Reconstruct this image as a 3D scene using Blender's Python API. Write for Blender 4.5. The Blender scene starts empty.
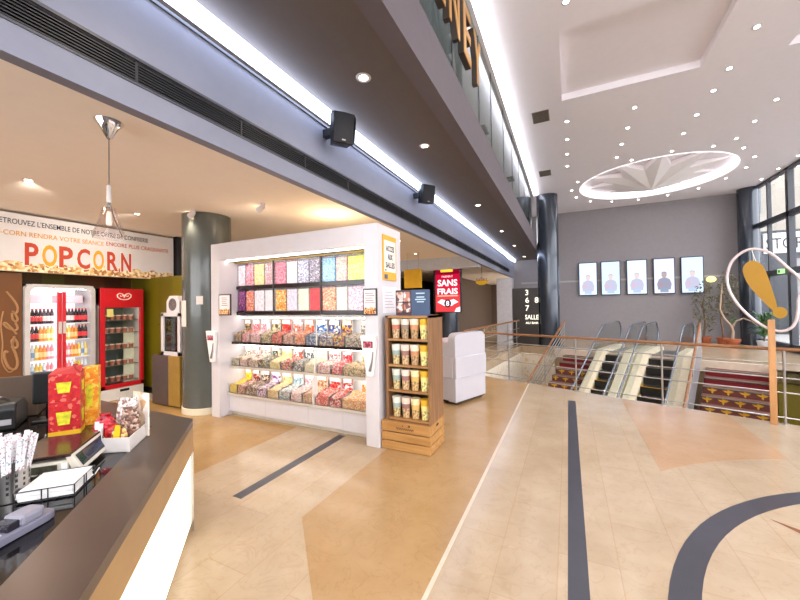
import bpy, bmesh, math, random
from mathutils import Vector, Matrix
R = random.Random(11)
sc = bpy.context.scene
COL = sc.collection
PI = math.pi

# ------------------------------------------------------------------ camera
f, yaw, pitch, roll, H = 346.552, 0.451798, 0.014343, -0.01438, 1.55
cyw, syw = math.cos(yaw), math.sin(yaw)
fw = Vector((-syw, cyw, 0)); rt = Vector((cyw, syw, 0)); up = Vector((0, 0, 1))
f2 = fw*math.cos(pitch) + up*math.sin(pitch); u2 = up*math.cos(pitch) - fw*math.sin(pitch)
r3 = rt*math.cos(roll) + u2*math.sin(roll); u3 = u2*math.cos(roll) - rt*math.sin(roll)
cam = bpy.data.objects.new('camera', bpy.data.cameras.new('camera'))
COL.objects.link(cam)
cam.data.sensor_width = 36.0; cam.data.sensor_fit = 'HORIZONTAL'
cam.data.lens = 36.0*f/800.0; cam.data.clip_start = 0.05; cam.data.clip_end = 200
m = Matrix.Identity(4)
for i, v in enumerate((r3, u3, -f2)):
    for k in range(3): m[k][i] = v[k]
m[2][3] = H
cam.matrix_world = m
sc.camera = cam
sc.view_settings.view_transform = 'Standard'
sc.view_settings.look = 'None'
sc.view_settings.gamma = 1.0
sc.view_settings.exposure = 0.3

# ------------------------------------------------------------------ materials
def lin(c):
    c = c/255.0
    return c/12.92 if c <= .04045 else ((c+.055)/1.055)**2.4
def rgb(r, g, b): return (lin(r), lin(g), lin(b), 1.0)
_m = {}
def nodes(name):
    M = bpy.data.materials.new(name); M.use_nodes = True
    return M, M.node_tree, M.node_tree.nodes['Principled BSDF']
def mat(name, c, rough=.5, metal=0., emit=0., ec=None, var=.06, scale=9., spec=.5, coat=0., bump=0.):
    """plain procedural surface: colour with a faint noise variation"""
    if name in _m: return _m[name]
    M, t, p = nodes(name); col = rgb(*c)
    n = t.nodes.new('ShaderNodeTexNoise'); n.inputs['Scale'].default_value = scale; n.inputs['Detail'].default_value = 4
    co = t.nodes.new('ShaderNodeTexCoord'); t.links.new(co.outputs['Object'], n.inputs['Vector'])
    r = t.nodes.new('ShaderNodeValToRGB')
    r.color_ramp.elements[0].position = .3; r.color_ramp.elements[1].position = .7
    r.color_ramp.elements[0].color = tuple(x*(1-var) for x in col[:3])+(1,)
    r.color_ramp.elements[1].color = tuple(min(1, x*(1+var)) for x in col[:3])+(1,)
    t.links.new(n.outputs['Fac'], r.inputs['Fac']); t.links.new(r.outputs['Color'], p.inputs['Base Color'])
    p.inputs['Roughness'].default_value = rough; p.inputs['Metallic'].default_value = metal
    p.inputs['Specular IOR Level'].default_value = spec
    p.inputs['Coat Weight'].default_value = coat
    if emit:
        p.inputs['Emission Color'].default_value = rgb(*(ec or c)); p.inputs['Emission Strength'].default_value = emit
    if bump:
        b = t.nodes.new('ShaderNodeBump'); b.inputs['Strength'].default_value = bump; b.inputs['Distance'].default_value = .02
        t.links.new(n.outputs['Fac'], b.inputs['Height']); t.links.new(b.outputs['Normal'], p.inputs['Normal'])
    _m[name] = M; return M
def emis(name, c, s):
    if name in _m: return _m[name]
    M = bpy.data.materials.new(name); M.use_nodes = True; t = M.node_tree
    t.nodes.clear(); e = t.nodes.new('ShaderNodeEmission'); o = t.nodes.new('ShaderNodeOutputMaterial')
    e.inputs[0].default_value = rgb(*c); e.inputs[1].default_value = s
    t.links.new(e.outputs[0], o.inputs[0]); _m[name] = M; return M
def glass(name, tint=(255, 255, 255), refl=.08, rough=.02):
    if name in _m: return _m[name]
    M = bpy.data.materials.new(name); M.use_nodes = True; t = M.node_tree; t.nodes.clear()
    a = t.nodes.new('ShaderNodeBsdfTransparent'); a.inputs[0].default_value = rgb(*tint)
    g = t.nodes.new('ShaderNodeBsdfGlossy'); g.inputs['Roughness'].default_value = rough
    x = t.nodes.new('ShaderNodeMixShader'); fr = t.nodes.new('ShaderNodeLayerWeight'); fr.inputs[0].default_value = .5; pw = t.nodes.new('ShaderNodeMath'); pw.operation = 'POWER'; pw.inputs[1].default_value = 4; ad = t.nodes.new('ShaderNodeMath'); ad.operation = 'ADD'; ad.inputs[1].default_value = .06
    mu = t.nodes.new('ShaderNodeMath'); mu.operation = 'MULTIPLY'; mu.inputs[1].default_value = refl/.08*.6; mu.use_clamp = True
    o = t.nodes.new('ShaderNodeOutputMaterial')
    t.links.new(fr.outputs['Facing'], pw.inputs[0]); t.links.new(pw.outputs[0], ad.inputs[0]); t.links.new(ad.outputs[0], mu.inputs[0]); t.links.new(mu.outputs[0], x.inputs[0])
    t.links.new(a.outputs[0], x.inputs[1]); t.links.new(g.outputs[0], x.inputs[2]); t.links.new(x.outputs[0], o.inputs[0])
    _m[name] = M; return M
def marble(name, c1, c2, vein, rough=.2, joint=None, off=(0, 0), w=.95, h=.325):
    M, t, p = nodes(name)
    co = t.nodes.new('ShaderNodeTexCoord'); mp = t.nodes.new('ShaderNodeMapping'); t.links.new(co.outputs['Object'], mp.inputs[0])
    n = t.nodes.new('ShaderNodeTexNoise'); n.inputs['Scale'].default_value = 2.2; n.inputs['Detail'].default_value = 10; n.inputs['Roughness'].default_value = .65
    n2 = t.nodes.new('ShaderNodeTexNoise'); n2.inputs['Scale'].default_value = 5; n2.inputs['Detail'].default_value = 8; n2.inputs['Distortion'].default_value = 1.5
    for q in (n, n2): t.links.new(mp.outputs[0], q.inputs['Vector'])
    r = t.nodes.new('ShaderNodeValToRGB'); e = r.color_ramp.elements
    e[0].position = .3; e[0].color = rgb(*c1); e[1].position = .7; e[1].color = rgb(*c2)
    t.links.new(n.outputs['Fac'], r.inputs['Fac'])
    r2 = t.nodes.new('ShaderNodeValToRGB'); e = r2.color_ramp.elements
    e[0].position = .48; e[0].color = (0, 0, 0, 1); e[1].position = .5; e[1].color = (.5, .5, .5, 1)
    x = r2.color_ramp.elements.new(.525); x.color = (0, 0, 0, 1)
    t.links.new(n2.outputs['Fac'], r2.inputs['Fac'])
    mx = t.nodes.new('ShaderNodeMixRGB'); mx.inputs[2].default_value = rgb(*vein)
    ml = t.nodes.new('ShaderNodeMath'); ml.operation = 'MULTIPLY'; ml.inputs[1].default_value = .45
    t.links.new(r2.outputs['Color'], ml.inputs[0]); t.links.new(ml.outputs[0], mx.inputs[0]); t.links.new(r.outputs['Color'], mx.inputs[1])
    last = mx.outputs[0]
    if joint:
        mp2 = t.nodes.new('ShaderNodeMapping'); mp2.inputs['Rotation'].default_value = (0, 0, PI/2); mp2.inputs['Location'].default_value = (off[0], off[1], 0)
        t.links.new(co.outputs['Object'], mp2.inputs[0])
        br = t.nodes.new('ShaderNodeTexBrick'); br.inputs['Scale'].default_value = 1; br.inputs['Brick Width'].default_value = w; br.inputs['Row Height'].default_value = h
        br.inputs['Mortar Size'].default_value = .0035; br.inputs['Mortar Smooth'].default_value = .2
        br.inputs['Color1'].default_value = (1, 1, 1, 1); br.inputs['Color2'].default_value = (.94, .93, .91, 1); br.inputs['Mortar'].default_value = rgb(*joint)
        t.links.new(mp2.outputs[0], br.inputs['Vector'])
        m2 = t.nodes.new('ShaderNodeMixRGB'); m2.blend_type = 'MULTIPLY'; m2.inputs[0].default_value = 1
        t.links.new(last, m2.inputs[1]); t.links.new(br.outputs['Color'], m2.inputs[2]); last = m2.outputs[0]
    t.links.new(last, p.inputs['Base Color'])
    p.inputs['Roughness'].default_value = rough
    _m[name] = M; return M
def cells(name, cols, scale=40., rough=.35, emit=0., bump=.6):
    """many small sweets / printed specks: voronoi cells in the given colours"""
    if name in _m: return _m[name]
    M, t, p = nodes(name)
    co = t.nodes.new('ShaderNodeTexCoord'); v = t.nodes.new('ShaderNodeTexVoronoi'); v.inputs['Scale'].default_value = scale
    t.links.new(co.outputs['Object'], v.inputs['Vector'])
    sp = t.nodes.new('ShaderNodeSeparateColor'); t.links.new(v.outputs['Color'], sp.inputs[0])
    r = t.nodes.new('ShaderNodeValToRGB'); r.color_ramp.interpolation = 'CONSTANT'
    n = len(cols); el = r.color_ramp.elements
    el[0].color = rgb(*cols[0]); el[0].position = 0
    el[1].color = rgb(*cols[-1]); el[1].position = (n-1)/n if n > 1 else 1
    for i in range(1, n-1):
        x = el.new(i/n); x.color = rgb(*cols[i])
    t.links.new(sp.outputs[0], r.inputs['Fac']); t.links.new(r.outputs['Color'], p.inputs['Base Color'])
    p.inputs['Roughness'].default_value = rough
    if bump:
        b = t.nodes.new('ShaderNodeBump'); b.inputs['Strength'].default_value = bump; b.inputs['Distance'].default_value = .01; b.invert = True
        t.links.new(v.outputs['Distance'], b.inputs['Height']); t.links.new(b.outputs['Normal'], p.inputs['Normal'])
    if emit:
        t.links.new(r.outputs['Color'], p.inputs['Emission Color']); p.inputs['Emission Strength'].default_value = emit
    _m[name] = M; return M
def wood(name, c1, c2, axis='X', scale=2.0, rough=.5):
    if name in _m: return _m[name]
    M, t, p = nodes(name)
    co = t.nodes.new('ShaderNodeTexCoord'); mp = t.nodes.new('ShaderNodeMapping'); t.links.new(co.outputs['Object'], mp.inputs[0])
    s = {'X': (1, 12, 12), 'Y': (12, 1, 12), 'Z': (12, 12, 1)}[axis]; mp.inputs['Scale'].default_value = s
    n = t.nodes.new('ShaderNodeTexNoise'); n.inputs['Scale'].default_value = scale; n.inputs['Detail'].default_value = 6; n.inputs['Distortion'].default_value = .6
    t.links.new(mp.outputs[0], n.inputs['Vector'])
    r = t.nodes.new('ShaderNodeValToRGB'); e = r.color_ramp.elements
    e[0].position = .32; e[0].color = rgb(*c1); e[1].position = .68; e[1].color = rgb(*c2)
    t.links.new(n.outputs['Fac'], r.inputs['Fac']); t.links.new(r.outputs['Color'], p.inputs['Base Color'])
    p.inputs['Roughness'].default_value = rough
    _m[name] = M; return M
def stripes(name, cols, width, axis=1, rough=.5):
    """vertical boards of several colours"""
    M, t, p = nodes(name)
    co = t.nodes.new('ShaderNodeTexCoord'); s = t.nodes.new('ShaderNodeSeparateXYZ'); t.links.new(co.outputs['Object'], s.inputs[0])
    a = t.nodes.new('ShaderNodeMath'); a.operation = 'DIVIDE'; a.inputs[1].default_value = width
    b = t.nodes.new('ShaderNodeMath'); b.operation = 'FLOOR'; w = t.nodes.new('ShaderNodeTexWhiteNoise'); w.noise_dimensions = '1D'
    t.links.new(s.outputs[axis], a.inputs[0]); t.links.new(a.outputs[0], b.inputs[0]); t.links.new(b.outputs[0], w.inputs['W'])
    r = t.nodes.new('ShaderNodeValToRGB'); r.color_ramp.interpolation = 'CONSTANT'; e = r.color_ramp.elements
    e[0].color = rgb(*cols[0]); e[1].color = rgb(*cols[1]); e[1].position = 1/len(cols)
    for i in range(2, len(cols)):
        x = e.new(i/len(cols)); x.color = rgb(*cols[i])
    t.links.new(w.outputs['Value'], r.inputs['Fac']); t.links.new(r.outputs['Color'], p.inputs['Base Color'])
    p.inputs['Roughness'].default_value = rough
    _m[name] = M; return M

WHITE = mat('white_lacquer', (214, 209, 212), .35, var=.02)
PAPER = mat('white_paper', (240, 238, 236), .7, var=.02)
BLACK = mat('black_plastic', (15, 15, 17), .4)
DARK = mat('dark_metal', (44, 46, 54), .4)
STEEL = mat('brushed_steel', (176, 172, 168), .28, 1.0)
DSTEEL = mat('dull_steel', (120, 118, 116), .4, .9)
CHROME = mat('chrome', (225, 225, 228), .08, 1.0, var=.01)
HANDWOOD = wood('handrail_wood', (120, 76, 40), (160, 106, 58), 'X', 1.5, .35)
YELLOW = mat('yellow_paint', (226, 172, 40), .45)
RED = mat('red_paint', (196, 22, 34), .35)
GLASS = glass('clear_glass')
ACRYL = glass('clear_acrylic', (250, 250, 250), .05, .03)
GRAPH = mat('charcoal_stone', (58, 58, 68), .3)
INK = mat('black_ink', (26, 26, 36), .7)
RUBBER = mat('black_rubber', (18, 18, 20), .6)

# ------------------------------------------------------------------ mesh helpers
class MB:
    def __init__(s): s.b = bmesh.new(); s.mi = 0
    def _new(s, verts, faces):
        vs = [s.b.verts.new(v) for v in verts]
        for q in faces:
            try:
                fc = s.b.faces.new([vs[i] for i in q]); fc.material_index = s.mi
            except ValueError: pass
        return vs
    def box(s, x0, x1, y0, y1, z0, z1, bev=0, M=None):
        t = bmesh.new()
        v = [t.verts.new(p) for p in ((x0, y0, z0), (x1, y0, z0), (x1, y1, z0), (x0, y1, z0), (x0, y0, z1), (x1, y0, z1), (x1, y1, z1), (x0, y1, z1))]
        for q in ((3, 2, 1, 0), (4, 5, 6, 7), (0, 1, 5, 4), (1, 2, 6, 5), (2, 3, 7, 6), (3, 0, 4, 7)): t.faces.new([v[i] for i in q])
        if bev: bmesh.ops.bevel(t, geom=list(t.edges), offset=bev, segments=2, profile=.5, affect='EDGES')
        return s._merge(t, M)
    def _merge(s, t, M=None):
        if M: bmesh.ops.transform(t, matrix=M, verts=t.verts)
        t.verts.index_update()
        s._new([v.co.copy() for v in t.verts], [[v.index for v in q.verts] for q in t.faces]); t.free(); return s
    def prism(s, poly, z0, z1, M=None, bev=0):
        n = len(poly); t = bmesh.new()
        lo = [t.verts.new((p[0], p[1], z0)) for p in poly]; hi = [t.verts.new((p[0], p[1], z1)) for p in poly]
        t.faces.new(lo[::-1]); t.faces.new(hi)
        for i in range(n): t.faces.new((lo[i], lo[(i+1) % n], hi[(i+1) % n], hi[i]))
        if bev: bmesh.ops.bevel(t, geom=list(t.edges), offset=bev, segments=2, profile=.5, affect='EDGES')
        return s._merge(t, M)
    def lathe(s, prof, c=(0, 0, 0), n=24, M=None, cap=True):
        t = bmesh.new(); rings = []
        for r, z in prof:
            rings.append([t.verts.new((c[0]+r*math.cos(2*PI*k/n), c[1]+r*math.sin(2*PI*k/n), c[2]+z)) for k in range(n)] if r > 1e-6 else [t.verts.new((c[0], c[1], c[2]+z))])
        for a, b in zip(rings, rings[1:]):
            for k in range(n):
                k2 = (k+1) % n
                if len(a) == 1 and len(b) == 1: continue
                if len(a) == 1: t.faces.new((a[0], b[k2], b[k]))
                elif len(b) == 1: t.faces.new((a[k], a[k2], b[0]))
                else: t.faces.new((a[k], a[k2], b[k2], b[k]))
        if cap:
            if len(rings[0]) > 1: t.faces.new(rings[0][::-1])
            if len(rings[-1]) > 1: t.faces.new(rings[-1])
        return s._merge(t, M)
    def cyl(s, p, q, r, r2=None, n=14):
        return s.tube([p, q], [r, r if r2 is None else r2], n)
    def tube(s, pts, r, n=10, closed=False):
        pts = [Vector(p) for p in pts]; L = len(pts)
        rs = r if isinstance(r, (list, tuple)) else [r]*L
        t = bmesh.new(); rings = []; prev = None
        for i, p in enumerate(pts):
            if closed: d = pts[(i+1) % L] - pts[i-1]
            else: d = (pts[min(i+1, L-1)] - pts[max(i-1, 0)])
            d.normalize()
            if prev is None:
                a = Vector((0, 0, 1)) if abs(d.z) < .9 else Vector((1, 0, 0))
                u = d.cross(a).normalized()
            else: u = (prev - d*prev.dot(d)).normalized()
            prev = u; w = d.cross(u)
            rings.append([t.verts.new(p + (u*math.cos(2*PI*k/n) + w*math.sin(2*PI*k/n))*rs[i]) for k in range(n)])
        m = L if closed else L-1
        for i in range(m):
            a, b = rings[i], rings[(i+1) % L]
            for k in range(n): t.faces.new((a[k], a[(k+1) % n], b[(k+1) % n], b[k]))
        if not closed: t.faces.new(rings[0][::-1]); t.faces.new(rings[-1])
        return s._merge(t)
    def ball(s, c, r, sx=1, sy=1, sz=1, seg=12):
        t = bmesh.new(); bmesh.ops.create_uvsphere(t, u_segments=seg, v_segments=max(6, seg//2+2), radius=r)
        return s._merge(t, Matrix.Translation(c) @ Matrix.Diagonal((sx, sy, sz, 1)))
    def quad(s, a, b, c, d): s._new([a, b, c, d], [(0, 1, 2, 3)]); return s
    def hole_sheet(s, outer, holes, z, th):
        """flat slab of an outline with holes"""
        t = bmesh.new(); E = []
        for loop in [outer]+holes:
            vs = [t.verts.new((p[0], p[1], z)) for p in loop]
            for i in range(len(vs)): E.append(t.edges.new((vs[i], vs[(i+1) % len(vs)])))
        bmesh.ops.triangle_fill(t, use_beauty=True, use_dissolve=False, edges=E)
        g = bmesh.ops.extrude_face_region(t, geom=list(t.faces))
        for v in g['geom']:
            if isinstance(v, bmesh.types.BMVert): v.co.z += th
        return s._merge(t)
    def build(s, name, M, parent=None, smooth=False, kind=None, label=None, cat=None, group=None, origin=True):
        bmesh.ops.recalc_face_normals(s.b, faces=s.b.faces)
        me = bpy.data.meshes.new(name)
        loc = Vector((0, 0, 0))
        if parent is None and origin and s.b.verts:
            xs = [v.co for v in s.b.verts]
            loc = Vector(((min(v.x for v in xs)+max(v.x for v in xs))/2, (min(v.y for v in xs)+max(v.y for v in xs))/2, min(v.z for v in xs)))
            bmesh.ops.translate(s.b, vec=-loc, verts=s.b.verts)
        if smooth:
            for fc in s.b.faces: fc.smooth = True
            for e in s.b.edges:
                if len(e.link_faces) == 2 and e.calc_face_angle(0) > .7: e.smooth = False
        s.b.to_mesh(me); s.b.free()
        for x in (M if isinstance(M, (list, tuple)) else [M]): me.materials.append(x)
        o = bpy.data.objects.new(name, me); COL.objects.link(o)
        if parent is None: o.location = loc
        else: attach(o, parent)
        if kind: o['kind'] = kind
        if label: o['label'] = label
        if cat: o['category'] = cat
        if group: o['group'] = group
        return o
WORLD = set()
def attach(o, parent):
    o.parent = parent
    if parent.name in WORLD:                      # parts given in world coordinates
        o.location = -parent.location if parent.parent is None else Vector((0, 0, 0))
        WORLD.add(o.name)
def T(name, label, cat, loc=(0, 0, 0), rz=0., group=None, local=False, kind=None):
    o = bpy.data.objects.new(name, None); COL.objects.link(o); o.empty_display_size = .1
    o.location = loc; o.rotation_euler = (0, 0, rz)
    if label: o['label'] = label
    if cat: o['category'] = cat
    if group: o['group'] = group
    if kind: o['kind'] = kind
    if not local: WORLD.add(o.name)
    return o
def S(name, label=None): return T(name, None, None, kind='structure')
KIDS = {}
def dup(root, loc, rz=None, label=None, group=None):
    r = root.copy(); COL.objects.link(r); r.location = loc
    if rz is not None: r.rotation_euler = (0, 0, rz)
    if label: r['label'] = label
    if group: r['group'] = group
    for ch in KIDS.setdefault(root.name, list(root.children)):
        c = ch.copy(); COL.objects.link(c); c.parent = r
        for g in KIDS.setdefault(ch.name, list(ch.children)):
            d = g.copy(); COL.objects.link(d); d.parent = c
    return r
def text(s, name, M, parent, o, right, upv, w=None, h=None, ext=.002, shear=0., center=True, bold=0.):
    """lettering: o = lower-left corner (or the centre), width and height as wanted"""
    cu = bpy.data.curves.new(name, 'FONT'); cu.body = s; cu.size = 1; cu.shear = shear; cu.offset = bold; cu.resolution_u = 3
    ob = bpy.data.objects.new(name+'_tmp', cu); COL.objects.link(ob)
    bpy.context.view_layer.update()
    me = bpy.data.meshes.new_from_object(ob.evaluated_get(bpy.context.evaluated_depsgraph_get()))
    bpy.data.objects.remove(ob); bpy.data.curves.remove(cu)
    xs = [v.co.x for v in me.vertices]; ys = [v.co.y for v in me.vertices]
    x0, x1, y0, y1 = min(xs), max(xs), min(ys), max(ys)
    sx = w/(x1-x0) if w else None; sy = h/(y1-y0) if h else None
    sx = sx or sy; sy = sy or sx
    right = Vector(right).normalized(); upv = Vector(upv).normalized(); n = right.cross(upv)
    b = MB(); ox = (x0+x1)/2 if center else x0; oy = (y0+y1)/2 if center else y0
    t = bmesh.new(); t.from_mesh(me); bpy.data.meshes.remove(me)
    if ext:
        g = bmesh.ops.extrude_face_region(t, geom=list(t.faces))
        for v in g['geom']:
            if isinstance(v, bmesh.types.BMVert): v.co.z += 1
    for v in t.verts:
        c = v.co.copy()
        v.co = Vector(o) + right*((c.x-ox)*sx) + upv*((c.y-oy)*sy) + n*(c.z*ext + .0005)
    b._merge(t)
    return b.build(name, M, parent)
def bar(s, p, q, w, h):
    """square bar between two points"""
    p, q = Vector(p), Vector(q); d = q-p; L = d.length; d.normalize()
    u = d.cross(Vector((0, 0, 1)));  u = u.normalized() if u.length > 1e-4 else Vector((1, 0, 0)); v = u.cross(d)
    M = Matrix.Identity(4)
    for i, a in enumerate((d, u, v)):
        for k in range(3): M[k][i] = a[k]
    for k in range(3): M[k][3] = p[k]
    s.box(0, L, -w/2, w/2, -h/2, h/2, M=M)

A_ = Vector((.933, -.359, 0)); B_ = Vector((.359, .933, 0))          # along the near railing / up the stairs
def ab(a, b, z=0): v = A_*a + B_*b; return Vector((v.x, v.y, z))
MAB = Matrix(((.933, .359, 0, 0), (-.359, .933, 0, 0), (0, 0, 1, 0), (0, 0, 0, 1)))

HALL, SOFF, SNACK, WORLD_S = 40, 18, 76, 5.0
ZC, ZL = 5.43, 2.95        # hall ceiling, snack-bar ceiling
BX, FX = -2.17, -1.02      # bulkhead face, balcony fascia

# ------------------------------------------------------------------ the setting
M_FLOOR = marble('cream_marble', (178, 155, 126), (196, 174, 146), (160, 126, 92), .19, (242, 234, 224), (0, .085))
M_TAN = marble('honey_marble', (166, 131, 86), (184, 150, 106), (140, 100, 60), .2)
M_PEACH = marble('peach_marble', (180, 143, 108), (194, 159, 124), (170, 120, 80), .17)
M_TAN2 = marble('gold_marble', (164, 128, 78), (184, 148, 96), (140, 98, 56), .2)
M_CEIL = mat('ceiling_white', (247, 241, 245), .85, var=.01)
M_CEILL = mat('ceiling_cream', (246, 236, 224), .85, var=.01)
M_BULK = mat('bulkhead_grey', (130, 132, 148), .6, var=.03)
M_SOFF = mat('soffit_taupe', (96, 86, 80), .7, var=.03)
M_FASC = mat('fascia_grey', (100, 92, 97), .7, var=.03)
M_BACK = mat('wall_grey', (148, 142, 144), .75, var=.03)
M_BROWN = mat('wall_brown', (96, 78, 64), .7, var=.05)
M_COLG = mat('column_green_grey', (84, 88, 84), .22, var=.04, coat=.3)
M_COLB = mat('column_blue_grey', (58, 64, 74), .2, .3, var=.04, coat=.4)
M_FRAME = mat('window_frame', (58, 60, 68), .4)

LEFT_A, LEFT_B = (-2.15, 7.70), (-1.58, 13.45)
near = [(-2.15, 7.70), (.73, 6.58), (2.62, 5.93), (5.2, 5.15)]
lt = [ab(-5.05, 11.9), ab(.05, 11.9), ab(.05, 11.2), ab(3.2, 11.2)]
void = near + [(5.6, 9.0)] + [(p.x, p.y) for p in lt[::-1]] + [LEFT_B]
MB().hole_sheet([(-8, -2.5), (6.1, -2.5), (6.1, 16.6), (3, 16.6), (3, 26), (-8, 26)], [void], -.25, .25).build('floor', M_FLOOR, kind='structure', origin=False)
N_TRIM = [0]
def trim(poly, M, z0=.0, z1=.0012):
    N_TRIM[0] += 1
    return MB().prism(poly, z0, z1).build('trim_%d' % N_TRIM[0], M, kind='structure', origin=False)
trim([(-1.79, 1.985), (-.725, .95), (-.725, 7.05), (-1.79, 7.5)], M_TAN)
trim([(-8, -2), (-3.17, -2), (-3.17, 3.44), (-8, 3.44)], M_TAN2)
trim([(-.725, .3), (-.700, .3), (-.700, 7.05), (-.725, 7.06)], mat('pale_joint', (216, 198, 176), .3))
trim([(-.032, .6), (.074, .6), (.074, 6.12), (-.032, 6.12)], GRAPH)
trim([(-2.51, 1.97), (-2.412, 1.97), (-2.412, 3.44), (-2.51, 3.44)], GRAPH)
cx, cy = 3.1, 1.6
arc = lambda r, a0, a1, n: [(cx+r*math.cos(math.radians(a0+(a1-a0)*k/n)), cy+r*math.sin(math.radians(a0+(a1-a0)*k/n))) for k in range(n+1)]
trim(arc(2.74, 60, 215, 48) + arc(2.605, 215, 60, 48), GRAPH)
a0 = math.degrees(math.atan2(math.sqrt(3.3**2-2.37**2), -2.37)); a1 = math.degrees(math.atan2(math.sqrt(3.3**2-1.2**2), -1.2))
trim(arc(3.3, a0, a1, 14) + [(1.9, 6.12), (.73, 6.5)], M_PEACH)
d = Vector((cx-1.255, cy-3.355)); d.normalize(); pd = Vector((-d.y, d.x))
tip = Vector((1.255, 3.355)); e = Vector((cx, cy))
trim([tuple(tip), tuple(tip+d*1.6-pd*.26), tuple(e), tuple(tip+d*1.6+pd*.26)], mat('brown_marble', (132, 78, 46), .25))
# lower level
MB().box(-5, 7.2, 3, 14.5, -4.3, -4.1).build('floor', mat('lower_floor', (120, 60, 50), .6), kind='structure', origin=False)
b = MB()
nn = near
for p, q in zip(nn, nn[1:]): b._new([(p[0], p[1], -.25), (q[0], q[1], -.25), (q[0], q[1], -4.1), (p[0], p[1], -4.1)], [(0, 1, 2, 3)])
b.build('wall_near_void', mat('void_cream', (206, 190, 160), .6), kind='structure', origin=False)
M_TERR = cells('speckled_stone', [(226, 214, 196), (228, 217, 200), (224, 212, 194), (226, 215, 198), (228, 216, 198), (225, 213, 196), (227, 215, 199), (216, 190, 140)], 14, .5, bump=0)
b = MB(); p, q = LEFT_A, LEFT_B
b.prism([(p[0]-.15, p[1]), p, q, (q[0]-.15, q[1])], -4.1, -.25)
b.build('wall_left_void', M_TERR, kind='structure', origin=False)
b = MB(); b.prism([tuple(lt[0].xy), LEFT_B, (LEFT_B[0], LEFT_B[1]+.2), (lt[0].x, lt[0].y+.3)], -4.1, -.25)
b.build('wall_far_void', M_TERR, kind='structure', origin=False)
M_OLIVE = mat('olive_panel', (128, 112, 20), .5, var=.05)
b = MB(); b.box(.07, 3.2, 11.2, 11.3, -4.1, -.0, M=MAB); b.build('wall_right_void', M_OLIVE, kind='structure', origin=False)

LOWW = mat('lower_wall', (176, 150, 120), .7)
MB().box(-5.05, 3.2, 11.95, 12.05, -4.1, -.25, M=MAB).build('wall_far_void', LOWW, kind='structure', origin=False)
MB().box(-5.2, -5.0, 3, 14.5, -4.3, -.25).build('wall_left_lower', LOWW, kind='structure', origin=False)
MB().box(7.2, 7.4, 3, 14.5, -4.3, -.25).build('wall_right_lower', LOWW, kind='structure', origin=False)
MB().box(-5.2, 7.4, 2.8, 3.0, -4.3, -.25).build('wall_near_lower', LOWW, kind='structure', origin=False)
MB().box(-5.2, 7.4, 14.5, 14.7, -4.3, -.25).build('wall_far_lower', LOWW, kind='structure', origin=False)
# hall ceiling with recesses
SCX, SCY, SR = 2.45, 13.4, 2.03
oval = [(SCX+SR*math.cos(2*PI*k/64), SCY+SR*math.sin(2*PI*k/64)) for k in range(64)]
rect1 = [(-.04, 5.44), (2.05, 5.44), (2.05, 7.33), (-.04, 7.33)]
rect2 = [(3.1, 5.44), (5.2, 5.44), (5.2, 7.33), (3.1, 7.33)]
MB().hole_sheet([(-3.6, -2.5), (6.1, -2.5), (6.1, 16.7), (-3.6, 16.7)], [oval, rect1, rect2], ZC, .12).build('ceiling', M_CEIL, kind='structure', origin=False)
for r_ in (rect1, rect2):
    b = MB(); b.box(r_[0][0]-.1, r_[1][0]+.1, r_[0][1]-.1, r_[2][1]+.1, ZC+.12, ZC+.18); b.build('ceiling', M_CEIL, kind='structure', origin=False)
b = MB(); b.lathe([(SR+.5, .2), (SR+.5, .26)], (SCX, SCY, ZC), 64); b.build('ceiling', M_CEIL, kind='structure', origin=False)
b = MB(); b.lathe([(SR+.5, .12), (SR+.5, .2)], (SCX, SCY, ZC), 64, cap=False); b.build('ceiling', M_CEIL, kind='structure', origin=False)
MB().box(FX-3.5, 6.1, -2.5, 16.7, ZC+.62, ZC+.7).build('ceiling', M_CEIL, kind='structure', origin=False)
MB().box(-8, BX-.06, -2.5, 26, ZL, ZL+.1).build('ceiling', M_CEILL, kind='structure', origin=False)
MB().box(BX-.02, FX-.02, -2.5, 16.6, 3.5, 3.69).build('ceiling', M_SOFF, kind='structure', origin=False)

# bulkhead with its louvred slot
bk = T('bulkhead', 'long grey bulkhead with a louvred slot above the snack bar', 'bulkhead', (BX, 6, 2.67), kind='structure')
b = MB(); b.box(BX-.06, BX, -2.5, 16.3, 2.955, 3.36); b.box(BX-.06, BX, -2.5, 16.3, 2.67, 2.825); b.box(BX-.08, BX-.06, -2.5, 16.3, 2.67, 3.36)
b.box(BX-.06, BX, 14.9, 16.3, 2.825, 2.955)
b.build('panel', M_BULK, bk)
b = MB()
for k in range(7): b.box(BX-.055, BX-.008, -2.5, 14.9, 2.836+k*.0165, 2.8385+k*.0165+.004)
for k in range(25): b.box(BX-.058, BX-.006, -2.4+k*.7, -2.385+k*.7, 2.825, 2.955)
b.build('louvre', mat('louvre_black', (40, 40, 44), .5), bk)
b = MB(); b.box(BX-.004, BX+.006, -2.5, 14.9, 2.955, 2.972); b.box(BX-.004, BX+.006, -2.5, 14.9, 2.812, 2.825); b.build('slot_trim', mat('slot_grey', (74, 74, 80), .4), bk)
b = MB(); b.box(BX-.06, BX+.014, -2.5, 16.3, 3.352, 3.372); b.build('cove_ledge', mat('ledge_grey', (86, 88, 96), .5), bk)

# mezzanine above
MB().box(FX-.16, FX, -2.5, 13.4, 3.47, 3.965).build('trim_%d' % 20, M_FASC, kind='structure', origin=False)
MB().box(-4.5, FX-.16, -2.5, 16.6, 3.7, 3.78).build('floor', mat('mezzanine_floor', (110, 100, 96), .7), kind='structure', origin=False)
MB().box(-3.7, -3.6, -2.5, 16.6, 3.78, 6.05).build('wall_mezzanine', mat('mezzanine_wall', (170, 166, 164), .8), kind='structure', origin=False)
MB().box(-3.6, -3.56, 7.2, 9.6, 3.78, 5.2).build('trim_21', M_OLIVE, kind='structure', origin=False)

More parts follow.
